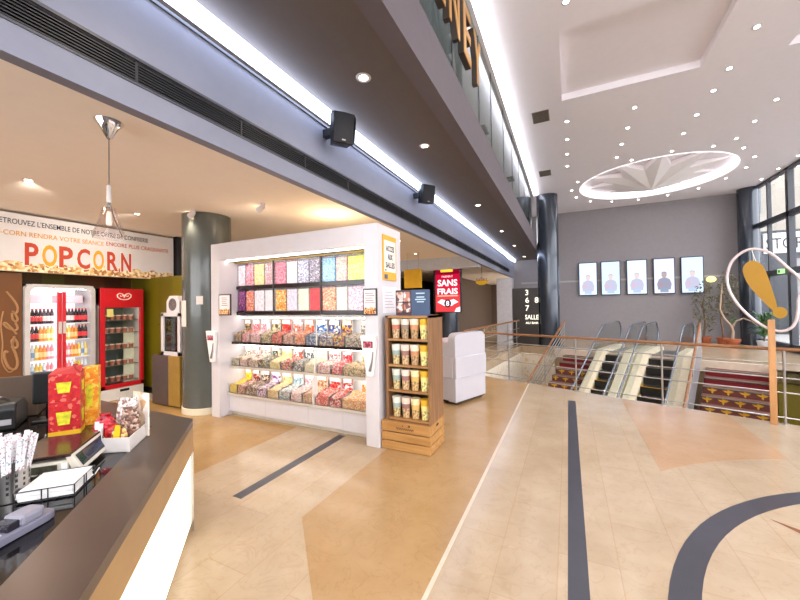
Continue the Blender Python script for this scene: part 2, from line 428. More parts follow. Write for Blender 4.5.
# walls
MB().box(BX, 6.1, -2.7, -2.5, 0, 2.3).build('wall_daylight_block', mat('daylight_block_grey', (150, 144, 140), .8), kind='structure', origin=False)  # unseen low wall behind the camera, added to cut incoming daylight
MB().box(-8, BX, -2.7, -2.5, 0, 1.3).build('wall_daylight_block_left', mat('daylight_block_grey', (150, 144, 140), .8), kind='structure', origin=False)  # lower unseen stretch, also added to limit the daylight
MB().box(-2.3, 6.1, 16.6, 16.8, 0, 6.0).build('wall_back', M_BACK, kind='structure', origin=False)
MB().box(-1.9, 5.4, 16.57, 16.6, 2.42, 2.49).build('trim_22', mat('rail_grey', (182, 176, 174), .6), kind='structure', origin=False)
MB().box(-8, 3, 26, 26.2, 0, 3.0).build('wall_corridor_end', M_BROWN, kind='structure', origin=False)
MB().box(-5.3, -5.1, 14.5, 26, 0, ZL).build('wall_corridor', M_BROWN, kind='structure', origin=False)
M_STRIPE = stripes('brown_olive_boards', [(92, 40, 6), (110, 54, 8), (104, 90, 8), (92, 62, 8), (120, 108, 14)], .28, 1, .5)
MB().box(-7.8, -7.68, -2.5, 26, 0, ZL).build('wall_left', M_STRIPE, kind='structure', origin=False)
pn = MB(); pn.box(-7.6, -5.25, 3.76, 3.82, 0.06, 2.12)
pn.build('wall_snack_bar', stripes('olive_boards', [(112, 100, 6), (120, 106, 8), (104, 92, 6)], .42, 0, .45), kind='structure', origin=False)
MB().box(-7.6, -5.25, 3.74, 3.76, 0, .1).build('baseboard_snack_bar', BLACK, kind='structure', origin=False)
b = MB(); b.box(-6.72, -5.7, 3.752, 3.762, 1.255, 1.265); b.box(-6.72, -5.7, 3.752, 3.762, .74, .75); b.build('trim_23', mat('seam_dark', (70, 60, 4), .6), kind='structure', origin=False)

# columns
def column(name, x, y, r, z0, z1, M, label, base=None):
    t = T(name, label, 'column', (x, y, z0))
    MB().lathe([(r, z0), (r, z1)], (x, y, 0), 40).build('shaft', M, t, smooth=True)
    if base: MB().lathe([(r+.012, z0), (r+.012, z0+.09), (r+.002, z0+.095)], (x, y, 0), 40).build('base_ring', base, t, smooth=True)
    return t
column('column', -5.006, 3.513, .336, 0, ZL, M_COLG, 'thick green-grey column with a pale foot beside the sweets display', mat('pale_plinth', (226, 216, 190), .5))
column('column', -3.75, 11.5, .36, 0, ZL, M_COLB, 'dark column carrying the red illuminated poster')
column('column', -.63, 13.62, .36, 0, ZC, M_COLB, 'tall dark blue-grey column at the end of the balcony')
column('column', 5.70, 16.15, .285, 0, ZC, M_COLB, 'tall dark column in the corner beside the glass wall')
MB().box(-2.43, -1.88, 13.4, 13.9, 0, 2.5).build('square_pillar', mat('pillar_pale', (196, 192, 194), .6), label='pale square pillar beyond the railing', cat='pillar')

# glass wall
GX = 5.9
b = MB(); b.box(GX-.06, GX+.06, -2.5, 16.6, 0, .14); b.build('trim_24', M_FRAME, kind='structure', origin=False)
wn = 0
ys = [16.45, 14.1, 11.7, 9.3, 6.9, 4.5, 2.1, -.3, -2.5]
for i in range(8):
    y1, y0 = ys[i], ys[i+1]
    for z0, z1, upper in ((.14, 4.06, 0), (4.06, ZC, 1)):
        wn += 1
        w = S('window_%d' % wn)
        w.location = (GX, (y0+y1)/2, z0)
        b = MB(); fw_ = .075
        b.box(GX-.07, GX+.07, y0, y0+fw_, z0, z1); b.box(GX-.07, GX+.07, y1-fw_, y1, z0, z1)
        b.box(GX-.07, GX+.07, y0, y1, z0, z0+.09); b.box(GX-.07, GX+.07, y0, y1, z1-.07, z1)
        ym = (y0+y1)/2
        b.box(GX-.05, GX+.05, ym-.03, ym+.03, z0, z1)
        if not upper:
            b.box(GX-.06, GX+.06, y0, y1, 2.3, 2.48)
        b.build('window_frame', M_FRAME, w)
        MB().box(GX-.006, GX+.006, y0+.03, y1-.03, z0+.04, z1-.04).build('pane', GLASS, w)
# outside
MB().box(6.1, 40, -20, 40, -.3, -.05).build('ground', mat('pavement', (150, 148, 146), .8), kind='structure', origin=False, label=None)
bd = T('building', 'pale stone building outside the glass wall with a white lettered sign over dark shop windows', 'building', (14, 26, 0))
b = MB(); b.box(6.3, 24, 22, 30, 4.75, 14); b.build('wall', mat('facade_stone', (150, 144, 134), .8, scale=2), bd)
b = MB(); b.box(6.3, 24, 22.02, 30, -.1, 4.75); b.build('shop_front', mat('shop_front_dark', (44, 48, 56), .3), bd)
for k in range(6):
    for j in range(2):
        x = 7.0+k*2.6; z = 5.6+j*3.6
        MB().box(x, x+1.2, 21.94, 22.02, z, z+2.3).build('window', mat('facade_glass', (98, 108, 120), .15), bd)
for k in range(5): MB().box(7.4+k*1.9, 7.58+k*1.9, 21.85, 22.02, -.1, 3.4).build('pilaster', mat('pilaster_pale', (140, 138, 138), .7), bd)
b = MB(); b.box(8.25, 12.4, 21.9, 22.0, 3.68, 4.62); b.build('sign_board', mat('sign_white', (190, 190, 188), .6), bd)
text('STORA', 'lettering', INK, bd, (8.32, 21.9, 3.88), (1, 0, 0), (0, 0, 1), h=.5, w=1.62, center=False)

# ------------------------------------------------------------------ hall ceiling things
st = T('ceiling_star', 'faceted white ten-pointed star hanging in the glowing round ceiling recess', 'star', (SCX, SCY, ZC+.02))
b = MB(); pts = []
for k in range(20):
    r_ = 1.80 if k % 2 == 0 else 1.02; a = math.radians(-91+18*k)
    pts.append((SCX+r_*math.cos(a), SCY+r_*math.sin(a)))
top = [b.b.verts.new((p[0], p[1], ZC+.19)) for p in pts]
lo = [b.b.verts.new((p[0], p[1], ZC+.15 if k % 2 == 0 else ZC+.02)) for k, p in enumerate(pts)]
ap = b.b.verts.new((SCX, SCY, ZC-.36)); tp = b.b.verts.new((SCX, SCY, ZC+.19))
for k in range(20):
    k2 = (k+1) % 20
    b.b.faces.new((lo[k], lo[k2], ap)); b.b.faces.new((top[k2], top[k], tp)); b.b.faces.new((top[k], top[k2], lo[k2], lo[k]))
b.build('facets', mat('star_white', (236, 230, 228), .7, var=.01), st)
MB().cyl((SCX, SCY, ZC+.18), (SCX, SCY, ZC+.2), .06).build('hanger', WHITE, st)
rg = T('cove_light', 'white light ring round the edge of the star recess', 'light', (SCX, SCY, ZC))
MB().lathe([(SR+.02, .125), (SR+.10, .125), (SR+.10, .16), (SR+.02, .16), (SR+.02, .125)], (SCX, SCY, ZC), 64, cap=False).build('light_strip', emis('led_white', (250, 246, 255), 9), rg)
MB().lathe([(SR-.02, -.012), (SR-.001, -.012), (SR-.001, .115), (SR-.02, .115), (SR-.02, -.012)], (SCX, SCY, ZC), 64, cap=False).build('rim', mat('rim_glow', (250, 246, 250), .6, emit=.9), rg)  # inner recess wall; its glow stands in for cove light falling on it

DL = [(0.05,4.93),(0.05,8.22),(0.05,9.13),(0.05,10.04),(0.05,10.92),(0.35,12.53),(0.18,13.37),(0.34,14.34),(0.84,15.15),(1.59,15.61),(2.47,15.79),(3.36,15.7),(4.12,15.24),(4.58,14.4),(4.76,13.52),(4.1,11.75),(3.71,10.99),(3.36,11.25),(2.49,11.12),(1.64,11.3),(1.25,10.9),(1.26,10.04),(1.27,9.16),(1.27,8.26),(2.48,10.07),(2.49,9.19),(2.49,8.27),(2.5,7.6),(2.49,6.62),(3.71,9.21),(3.72,10.12),(4.62,12.62),(5.68,14.12),(5.67,15.09),(5.67,13.11)]
LENS = emis('lamp_lens', (255, 240, 224), 32)
LENSW = emis('lamp_lens_warm', (255, 226, 190), 24)
def downlight(loc, label, group, lens=LENS, r=.045):
    t = T('ceiling_spotlight', label, 'spotlight', loc, local=True, group=group)
    MB().lathe([(r*.72, -.001), (r, -.006), (r*1.25, -.004), (r*1.3, .0), (r*.72, .0)], n=20, cap=False).build('trim_ring', WHITE, t, smooth=True)
    MB().lathe([(r*.74, -.003), (r*.74, .006)], n=20).build('lens', lens, t)
    return t
d0 = None
for x, y in DL:
    inring = 2.1 < math.hypot(x-SCX, y-SCY) < 2.6
    lab = 'small recessed spotlight in the ring round the ceiling star' if inring else ('small recessed spotlight along the glass wall side of the hall ceiling' if x > 5 else 'small recessed spotlight in the rows on the white hall ceiling')
    g = 'spotlights round the star' if inring else ('spotlights by the glass wall' if x > 5 else 'spotlights in rows on the hall ceiling')
    if d0 is None: d0 = downlight((x, y, ZC), lab, g)
    else: dup(d0, (x, y, ZC), label=lab, group=g)
w0 = None
for x, y, z in [(-1.54, 2.52, 3.5), (-1.55, 3.95, 3.5), (-1.57, 6.83, 3.5), (-1.58, 9.6, 3.5), (-1.6, 12.2, 3.5), (-1.62, 15.3, 3.5), (-1.54, 1.1, 3.5)]:
    lab = 'warm recessed spotlight in the dark soffit under the balcony'
    if w0 is None: w0 = downlight((x, y, z), lab, 'spotlights in the dark soffit', LENSW, .05)
    else: dup(w0, (x, y, z), label=lab, group='spotlights in the dark soffit')
for x, y, lab in [(-3.69, 3.40, 'surface spotlight on the cream ceiling above the sweets display'), (-4.78, 3.15, 'surface spotlight on the cream ceiling next to the thick column')]:
    t = T('ceiling_spotlight', lab, 'spotlight', (x, y, ZL), local=True)
    MB().cyl((0, 0, 0), (0, 0, -.03), .03).build('base', WHITE, t)
    b = MB(); b.cyl((.02, -.02, -.05), (-.1, .02, -.07), .034, .042); b.build('lamp_head', WHITE, t, smooth=True)
    MB().cyl((-.1, .02, -.07), (-.104, .0215, -.0708), .036).build('lens', LENSW, t)
c0 = None
for x, y in [(-3.74, 8.73), (-3.69, 10.32), (-3.3, 6.8), (-4.9, 8.2), (-5.2, 1.6), (-3.4, .5), (-5.0, 5.2), (-6.3, .9), (-5.7, 2.9)]:  # the last one is an extra spot, added to brighten the banner
    lab = 'small recessed spotlight in the cream ceiling of the snack area'
    if c0 is None: c0 = downlight((x, y, ZL), lab, 'spotlights in the cream ceiling', LENSW, .04)
    else: dup(c0, (x, y, ZL), label=lab, group='spotlights in the cream ceiling')
for (x, y, lab) in ((-.44, 7.75, 'larger dark air vent in the hall ceiling, nearest the balcony glass'), (-.55, 11.2, 'smaller-looking dark air vent in the hall ceiling beside the tall column')):
    t = T('air_vent', lab, 'vent', (x, y, ZC), local=True)
    b = MB(); b.box(-.16, .16, -.23, .23, -.012, -.0); b.build('frame', mat('vent_brown', (120, 108, 92), .6), t)
    b = MB()
    for k in range(9): b.box(-.14, .14, -.21+k*.05, -.185+k*.05, -.016, -.011)
    b.build('slat', mat('vent_slat', (92, 82, 70), .6), t)

# LED lines
def led(name, label, x0, x1, y0, y1, z0, z1, s, c=(226, 234, 255)):
    return MB().box(x0, x1, y0, y1, z0, z1).build(name, emis('led_%g_%d' % (s, c[0]), c, s), label=label, cat='light')
led('led_strip', 'long cool white light strip in the cove above the grey bulkhead', BX+.02, BX+.085, -2.4, 16.2, 3.40, 3.492, 9, (206, 222, 255))
led('led_strip', 'long white light strip at the ceiling above the balcony glass', FX-.06, FX-.02, -2.4, 13.3, 5.342, 5.352, 40, (244, 246, 255))
MB().box(FX-.13, FX-.0, -2.4, 13.3, 5.325, 5.34).build('trim_25', mat('ledge_white', (236, 234, 236), .5), kind='structure', origin=False)

# balcony glass
bg = T('glass_balustrade', 'row of tall glass panels standing along the balcony edge', 'balustrade', (FX-.06, 5, 3.965))
GB = glass('balcony_glass', (222, 232, 230), .1)
y = -2.2; k = 0
ysb = [4.85-1.25*i for i in range(6)][::-1] + [5.73, 6.93, 8.1, 9.3, 10.5, 11.7, 12.9]
for q0, q1 in zip(ysb, ysb[1:]):
    pnl = MB().box(FX-.066, FX-.054, q0+.012, q1-.012, 3.965, 5.32).build('glass_panel', GB, bg)
    b = MB(); b.box(FX-.07, FX-.05, q0-.006, q0+.014, 3.965, 5.325); b.build('glazing_bar', mat('bar_grey', (96, 100, 104), .4), bg)
b = MB(); b.box(FX-.085, FX-.035, -1.5, 12.9, 3.955, 3.985); b.build('base_channel', mat('channel_grey', (120, 116, 118), .4), bg)

# gold letters on the balcony front
GOLD = mat('gold_letter', (206, 152, 76), .4, .35); GBACK = mat('letter_return', (62, 50, 44), .5)
for ch, y0, w_ in (('I', 2.86, .1), ('N', 3.08, .34), ('E', 3.58, .3), ('Y', 4.02, .36)):
    t = T('sign_letter', 'gold standing letter %s of the sign along the balcony front' % ch, 'letter', (FX+.02, y0+w_/2, 4.28))
    text(ch, 'letter_face', GOLD, t, (FX+.075, y0+w_/2, 4.22+.29), (0, 1, 0), (0, 0, 1), w=w_, h=.58, ext=.008, bold=.012)
    text(ch, 'letter_return', GBACK, t, (FX+.012, y0+w_/2, 4.22+.29), (0, 1, 0), (0, 0, 1), w=w_, h=.58, ext=.062, bold=.012)

# loudspeakers on the bulkhead
def loudspeaker(y, z, label):
    t = T('loudspeaker', label, 'loudspeaker', (BX, y, z), local=True)
    b = MB(); b.box(0, .1, -.03, .03, -.04, .04, .005); b.cyl((.05, 0, 0), (.17, 0, 0), .022); b.build('bracket', BLACK, t)
    M = Matrix.Translation((.2, 0, 0)) @ Matrix.Rotation(math.radians(-38), 4, 'Z') @ Matrix.Rotation(math.radians(12), 4, 'Y')
    b = MB(); b.prism([(-.1, -.075), (-.06, -.085), (.08, -.12), (.095, -.11), (.11, 0), (.095, .11), (.08, .12), (-.06, .085), (-.1, .075)], -.14, .14, M=M, bev=.03)
    b.build('cabinet', BLACK, t, smooth=True)
    b = MB(); b.prism([(.088, -.10), (.103, -.10), (.117, 0), (.103, .10), (.088, .10)], -.135, .135, M=M, bev=.006)
    b.build('grille', mat('speaker_grille', (34, 34, 38), .8, scale=200, var=.4), t, smooth=True)
    b = MB(); b.box(.113, .1175, -.018, .018, -.118, -.106, M=M); b.build('badge', mat('badge_grey', (150, 150, 154), .4), t)
loudspeaker(2.79, 3.27, 'larger-looking black wall loudspeaker on the bulkhead, nearer the camera')
loudspeaker(5.03, 3.27, 'smaller-looking black wall loudspeaker on the bulkhead, farther along')

# ------------------------------------------------------------------ screens on the back wall
xs = [.42, 1.235, 2.13, 3.01, 3.87]
dsc = ['leftmost of the five lit portrait screens on the grey wall, woman in pale top', 'second portrait screen from the left on the grey wall', 'middle portrait screen of the five on the grey wall', 'fourth portrait screen from the left, showing the darkest figure', 'rightmost of the five lit portrait screens, next to the plants']
SCRB = [(214, 236, 255), (206, 232, 255), (216, 238, 255), (220, 226, 255), (210, 234, 255)]
for i, x in enumerate(xs):
    t = T('wall_screen', dsc[i], 'screen', (x+.34, 16.52, 1.83))
    b = MB(); b.box(x, x+.685, 16.50, 16.60, 1.83, 3.22, .008); b.build('casing', mat('screen_black', (36, 42, 66), .4), t)
    MB().box(x+.03, x+.655, 16.494, 16.501, 1.865, 3.185).build('display', emis('screen_glow_%d' % i, SCRB[i], 1.2), t)
    cxs = x+.34; dk = 1 if i != 3 else .8
    g = lambda n, c: emis('%s_%d' % (n, i), tuple(v*dk for v in c), .9)
    b = MB(); b.prism([(cxs-.2, 2.0), (cxs-.23, 2.22), (cxs-.17, 2.40), (cxs-.06, 2.46), (cxs+.06, 2.46), (cxs+.17, 2.40), (cxs+.23, 2.22), (cxs+.2, 2.0)], 0, .002, M=Matrix(((1, 0, 0, 0), (0, 0, 1, 16.491), (0, 1, 0, 0), (0, 0, 0, 1))))
    b.build('figure_picture', g('pic_top', (206, 206, 232)), t)
    b = MB(); b.box(cxs-.13, cxs+.13, 16.489, 16.4915, 1.9, 2.05); b.build('lower_picture', g('pic_low', (196, 214, 242)), t)
    b = MB(); b.ball((cxs, 16.49, 2.56), .085, 1, .02, 1.25); b.build('face_picture', g('pic_face', (238, 220, 222)), t)
    b = MB(); b.ball((cxs, 16.4905, 2.63), .08, 1.05, .015, .8); b.build('hair_picture', g('pic_hair', (206, 192, 200)), t)
    b = MB(); b.ball((cxs-.12, 16.4895, 2.2), .06, 1.2, .02, 1.6); b.build('detail_picture', g('pic_pink', (226, 196, 214)), t)
wl = T('wall_lamp', 'round pale yellow wall lamp above the potted trees', 'lamp', (4.75, 16.55, 2.33), local=True)
MB().cyl((0, .05, 0), (0, -.02, 0), .03).build('base', WHITE, wl)
MB().ball((0, -.07, 0), .15, 1, .6, .75).build('lamp_shade', mat('lamp_yellow', (250, 236, 150), .5, emit=1.0), wl, smooth=True)

# dark sign panel with room numbers
sp = T('room_sign', 'black panel with lit white numbers 3 6 7 8 beside the tall column', 'sign', (-1.4, 13.5, 0))
b = MB(); b.box(-1.86, -.97, 13.44, 13.5, 0, 2.1); b.build('board', mat('panel_black', (52, 46, 42), .4), sp)
LIT = emis('lit_cream', (255, 246, 224), 1.6)
def sgt(s, x, z, h, w=None): text(s, 'lettering', LIT, sp, (x, 13.438, z), (1, 0, 0), (0, 0, 1), w=w, h=h, ext=.004, bold=.01)
sgt('3', -1.36, 1.94, .2); sgt('6', -1.35, 1.66, .2); sgt('8', -1.03, 1.66, .2); sgt('7', -1.35, 1.37, .2)
sgt('SALLE', -1.2, 1.04, .17, .46); sgt('AU BAR', -1.2, .83, .08, .44)

# yellow hanging signs in the corridor
t = T('hanging_sign', 'yellow fan-shaped hanging sign in front of the brown corridor wall', 'sign', (-2.67, 12, 2.2))
b = MB(); b.prism([(-2.9, 2.36), (-2.86, 2.26), (-2.75, 2.2), (-2.6, 2.2), (-2.48, 2.26), (-2.44, 2.36)], 0, .04, M=Matrix(((1, 0, 0, 0), (0, 0, 1, 11.98), (0, 1, 0, 0), (0, 0, 0, 1))))
b.build('board', mat('sign_yellow', (236, 186, 20), .5), t)
text('salles', 'lettering', mat('sign_orange', (176, 80, 20), .5), t, (-2.67, 11.975, 2.4), (1, 0, 0), (0, 0, 1), w=.38, h=.13, ext=.01)
MB().cyl((-2.67, 12.0, 2.36), (-2.67, 12.0, ZL), .008).build('hanger', STEEL, t)
t = T('hanging_sign', 'square yellow sign panel hanging behind the wooden rack', 'sign', (-3.7, 8.5, 2.0))
MB().box(-3.98, -3.49, 8.48, 8.54, 2.0, 2.5).build('board', YELLOW, t)
for x in (-3.9, -3.56):
    b = MB(); b.cyl((x, 8.51, 2.5), (x, 8.51, ZL), .005); b.build('hanger', STEEL, t)
MB().box(-5.6, -2.3, 9.9, 10.2, 2.62, ZL).build('trim_26', mat('beam_pale', (206, 214, 230), .7), kind='structure', origin=False)

# red illuminated poster on the dark column
t = T('poster_screen', 'red illuminated poster reading SANS FRAIS on the dark column', 'screen', (-3.6, 11.05, 1.27))
b = MB(); b.box(-4.09, -3.14, 11.02, 11.18, 1.27, 2.9, .01); b.build('casing', BLACK, t)
PY = 11.015
for z0, z1, c in ((1.3, 1.86, (240, 74, 78)), (1.86, 2.2, (226, 34, 66)), (2.2, 2.55, (206, 18, 58)), (2.55, 2.87, (134, 10, 40))):
    MB().box(-4.01, -3.17, PY, PY+.01, z0, z1).build('display', emis('poster_%d' % c[0], c, .9), t)
POW = emis('poster_white', (255, 240, 244), 1.2)
for s_, z, h, w_ in (('SANS', 2.26, .22, .68), ('FRAIS', 1.98, .2, .7)): text(s_, 'lettering', POW, t, (-3.59, PY-.004, z), (1, 0, 0), (0, 0, 1), w=w_, h=h, ext=.004, bold=.03)
text('PAIEMENT', 'lettering', POW, t, (-3.59, PY-.004, 2.47), (1, 0, 0), (0, 0, 1), w=.38, h=.06, ext=.004)
b = MB(); b.box(-3.94, -3.24, PY-.006, PY, 1.81, 1.85); b.build('printed_line', emis('poster_peach', (255, 190, 160), 1.0), t)
b = MB(); b.box(-3.82, -3.4, PY-.006, PY, 2.62, 2.8, .02); b.build('logo', emis('poster_gold', (255, 206, 60), 1.1), t)
MXZ = lambda y: Matrix(((1, 0, 0, 0), (0, 0, 1, y), (0, 1, 0, 0), (0, 0, 0, 1)))
b = MB(); b.prism([(-3.95, 1.62), (-3.8, 1.72), (-3.59, 1.66), (-3.38, 1.72), (-3.22, 1.62), (-3.36, 1.56), (-3.45, 1.5), (-3.59, 1.48), (-3.72, 1.5), (-3.82, 1.56)], 0, .004, M=MXZ(PY-.006)); b.build('wing_picture', POW, t)
b = MB(); b.ball((-3.59, PY-.005, 1.58), .13, 1, .03, 1); b.build('disc_picture', emis('poster_dark', (70, 40, 60), .8), t)
text('8', 'figure', POW, t, (-3.59, PY-.012, 1.58), (1, 0, 0), (0, 0, 1), h=.17, ext=.004, bold=.03)
b = MB(); b.prism([(-3.17, 1.3), (-3.36, 1.3), (-3.3, 1.42), (-3.17, 1.47)], 0, .004, M=MXZ(PY-.006)); b.build('corner_picture', POW, t)

# ------------------------------------------------------------------ near railing
rl = T('railing', 'long steel railing with a wooden handrail along the near edge of the stairwell', 'railing', (.5, 6.6, 0))
near_r = [(-2.12, 7.66), (.73, 6.545), (2.62, 5.895), (5.2, 5.11)]
b = MB(); b.tube([(p[0], p[1], .93) for p in near_r], .021, 14); b.build('handrail', HANDWOOD, rl, smooth=True)
for z in (.08, .39, .57, .75):
    b = MB(); b.tube([(p[0], p[1], z) for p in near_r], .009, 8); b.build('rail', STEEL, rl, smooth=True)
def on_rail(x):
    for p, q in zip(near_r, near_r[1:]):
        if p[0] <= x <= q[0]: t_ = (x-p[0])/(q[0]-p[0]); return Vector((x, p[1]+(q[1]-p[1])*t_, 0))
for x in (-2.1, -1.1, .1, 1.24, 2.40, 3.6):
    p = on_rail(x); b = MB(); b.cyl(p, p+Vector((0, 0, .91)), .013); b.lathe([(.035, 0), (.035, .008)], p, 16); b.build('post', STEEL, rl, smooth=True)
# left edge railing
r2 = T('railing', 'railing with a wooden handrail running back along the left edge of the stairwell', 'railing', (-1.9, 10, 0))
pl_ = [(-2.16, 7.75), (-1.62, 13.2)]
b = MB(); b.tube([(p[0], p[1], .93) for p in pl_], .026, 12); b.build('handrail', HANDWOOD, r2, smooth=True)
for z in (.08, .35, .65):
    b = MB(); b.tube([(p[0], p[1], z) for p in pl_], .009, 8); b.build('rail', STEEL, r2, smooth=True)
for k in range(5):
    t_ = .05+k*.22; p = Vector((pl_[0][0]+(pl_[1][0]-pl_[0][0])*t_, pl_[0][1]+(pl_[1][1]-pl_[0][1])*t_, 0))
    b = MB(); b.cyl(p, p+Vector((0, 0, .92)), .014); b.build('post', STEEL, r2, smooth=True)

# ------------------------------------------------------------------ stairs
SL = .607; BT = 11.9
def inc(a, b, off=0): return ab(a, b, -(BT-b)*SL+off)
M_CARP = mat('red_carpet', (120, 20, 28), .85, var=.12, scale=40)
M_CARP2 = mat('brown_carpet', (112, 58, 50), .85, var=.12, scale=40)  # browner carpet for the lower risers
M_TREAD = mat('tread_carpet', (128, 92, 80), .8, var=.1, scale=30)
M_NOSE = mat('nosing_grey', (150, 140, 134), .4, .5)
M_MOTIF = mat('motif_yellow', (222, 166, 40), .6)
def motif(b, a, q, z):
    """leaf-star lying on the face of a step"""
    Mx = Matrix(((A_.x, -B_.x, 0, 0), (A_.y, -B_.y, 0, 0), (0, 0, 1, 0), (0, 0, 0, 1))) @ Matrix(((1, 0, 0, a), (0, 0, 1, -q), (0, 1, 0, z), (0, 0, 0, 1)))
    c = Vector((0, 0)); out = []
    for ang in (20, 90, 160, 270):
        an = math.radians(ang); d = Vector((math.cos(an), math.sin(an))); n = Vector((-d.y, d.x)); L = .105 if ang != 270 else .075
        out += [tuple(c+d*.012-n*.016), tuple(c+d*L*.5-n*.02), tuple(c+d*L), tuple(c+d*L*.5+n*.02), tuple(c+d*.012+n*.016)]
    b.prism(out, 0, .006, M=Mx)
def stairs(name, label, a0, a1, seed, motifs):
    t = T(name, label, 'staircase', ab((a0+a1)/2, 9, -4.1), local=False)
    rr = random.Random(seed); rise = .17; run = rise/SL; n = 19
    for k in range(n):
        b1 = BT-k*run; z = -(k+1)*rise
        b = MB(); b.box(a0, a1, b1-run, b1+.02, z-.06, z, M=MAB)
        st_ = b.build('tread', M_TREAD, t)
        b = MB(); b.box(a0, a1, b1, b1+.03, z-.02, z+rise, M=MAB); b.build('riser', M_CARP if k < 3 else M_CARP2, st_)
        b = MB(); b.box(a0, a1, b1-run-.012, b1-run+.014, z-.022, z+.002, M=MAB); b.build('nosing', M_NOSE, st_)
        if 3 <= k <= 11:
            for j in range(motifs):
                b = MB(); motif(b, a0+(j+.5+.25*(k % 2)-.12)*(a1-a0)/motifs, b1, z+.085)
                b.build('leaf_motif', M_MOTIF, st_)
    b = MB(); b._new([ab(a0, BT+.02, -.42), ab(a1, BT+.02, -.42), ab(a1, BT-n*run, -.42-n*rise), ab(a0, BT-n*run, -.42-n*rise), ab(a0, BT+.02, -4.1), ab(a1, BT+.02, -4.1), ab(a1, BT-n*run, -4.1-.0), ab(a0, BT-n*run, -4.1)], [(0, 3, 7, 4), (1, 2, 6, 5), (3, 2, 6, 7)])
    b.build('side_wall', mat('stair_side', (150, 130, 110), .7), t)
    return t
stairs('staircase', 'narrow red carpeted staircase with yellow leaf motifs left of the escalators', -4.68, -3.80, 3, 3)
stairs('staircase', 'wide red carpeted staircase with yellow leaf motifs right of the escalators', -1.17, -.06, 5, 4)
MB().box(-5.05, .05, 11.86, 11.99, -.26, .004, M=MAB).build('trim_27', mat('landing_edge', (226, 206, 184), .4), kind='structure', origin=False)

def stair_rail(label, a, col, rails, top_post=True):
    t = T('stair_railing', label, 'railing', ab(a, 11, 0))
    P = [inc(a, 6.65, .92), inc(a, 11.95, .92)]
    b = MB(); b.tube(P, .03, 12); b.build('handrail', col, t, smooth=True)
    for o in rails:
        b = MB(); b.tube([inc(a, 6.6, o), inc(a, 11.95, o)], .014, 8); b.build('rail', STEEL, t, smooth=True)
    for q in (11.93, 10.4, 8.9, 7.4):
        b = MB(); b.cyl(inc(a, q, 0), inc(a, q, .92), .016); b.build('post', STEEL, t, smooth=True)
    return t
stair_rail('stair railing of closely set bars on the left of the narrow staircase', -4.73, HANDWOOD, (.2, .34, .48, .62, .76))
t = stair_rail('wooden topped stair railing on a pale panel left of the wide staircase', -1.28, HANDWOOD, (.7,))
b = MB(); b._new([inc(-1.26, 6.6, .02), inc(-1.26, 11.95, .02), inc(-1.26, 11.95, .66), inc(-1.26, 6.6, .66), inc(-1.30, 6.6, .02), inc(-1.30, 11.95, .02), inc(-1.30, 11.95, .66), inc(-1.30, 6.6, .66)], [(0, 1, 2, 3), (4, 5, 6, 7), (2, 3, 7, 6), (0, 1, 5, 4), (1, 2, 6, 5)])
b.build('side_panel', mat('panel_silver', (150, 148, 150), .35), t)
stair_rail('railing with a wooden handrail on the right of the wide staircase', -.0, HANDWOOD, (.3, .6))

# ------------------------------------------------------------------ escalators
M_DECK = mat('escalator_deck', (250, 234, 204), .3)
M_STEP = mat('escalator_step', (56, 54, 50), .45, .5)
EGL = glass('escalator_glass', (244, 247, 246), .04)
M_HR = mat('escalator_handrail', (120, 126, 136), .25, .6)
def balustrade(esc, a, d0, d1, warm):
    # deck strip, glass panel with rounded newel, handrail
    b = MB(); th = .06
    v = [inc(d0, 6.6, .0), inc(d1, 6.6, .0), inc(d1, 11.9, .0), inc(d0, 11.9, .0)]
    top = [p+Vector((0, 0, .1)) for p in v]
    b._new(v+top, [(0, 1, 2, 3), (4, 5, 6, 7), (0, 1, 5, 4), (1, 2, 6, 5), (2, 3, 7, 6), (3, 0, 4, 7)])
    b.box(d0, d1, 11.9, 13.7, 0.0, .1, M=MAB)
    dk = b.build('deck', M_DECK, esc)
    loop = [(6.6, -(BT-6.6)*SL+.86)] + [(11.6, -.3*SL+.86), (11.85, .83), (12.1, .875), (12.8, .89), (13.5, .89)]
    for k in range(1, 7):
        an = math.radians(90-30*k); loop.append((13.5+.3*math.cos(an), .55+.32*math.sin(an)))
    loop += [(13.5, .16), (12.6, .12)]
    b = MB(); b.tube([ab(a, q, z) for q, z in loop[:-1]], .024, 10)
    b.build('handrail', M_HR, esc, smooth=True)
    b = MB(); poly = [(q, z-.03) for q, z in loop[:6]]+[(13.5+.27*math.cos(math.radians(90-30*k)), .55+.29*math.sin(math.radians(90-30*k))) for k in range(1, 6)]+[(13.55, .1), (11.9, .1), (6.6, -(BT-6.6)*SL+.1)]
    Mx = Matrix(((A_.x, B_.x, 0, 0), (A_.y, B_.y, 0, 0), (0, 0, 1, 0), (0, 0, 0, 1))) @ Matrix(((0, 0, 1, a), (1, 0, 0, 0), (0, 1, 0, 0), (0, 0, 0, 1)))
    b.prism(poly, -.005, .005, M=Mx); b.build('glass_panel', EGL, esc)
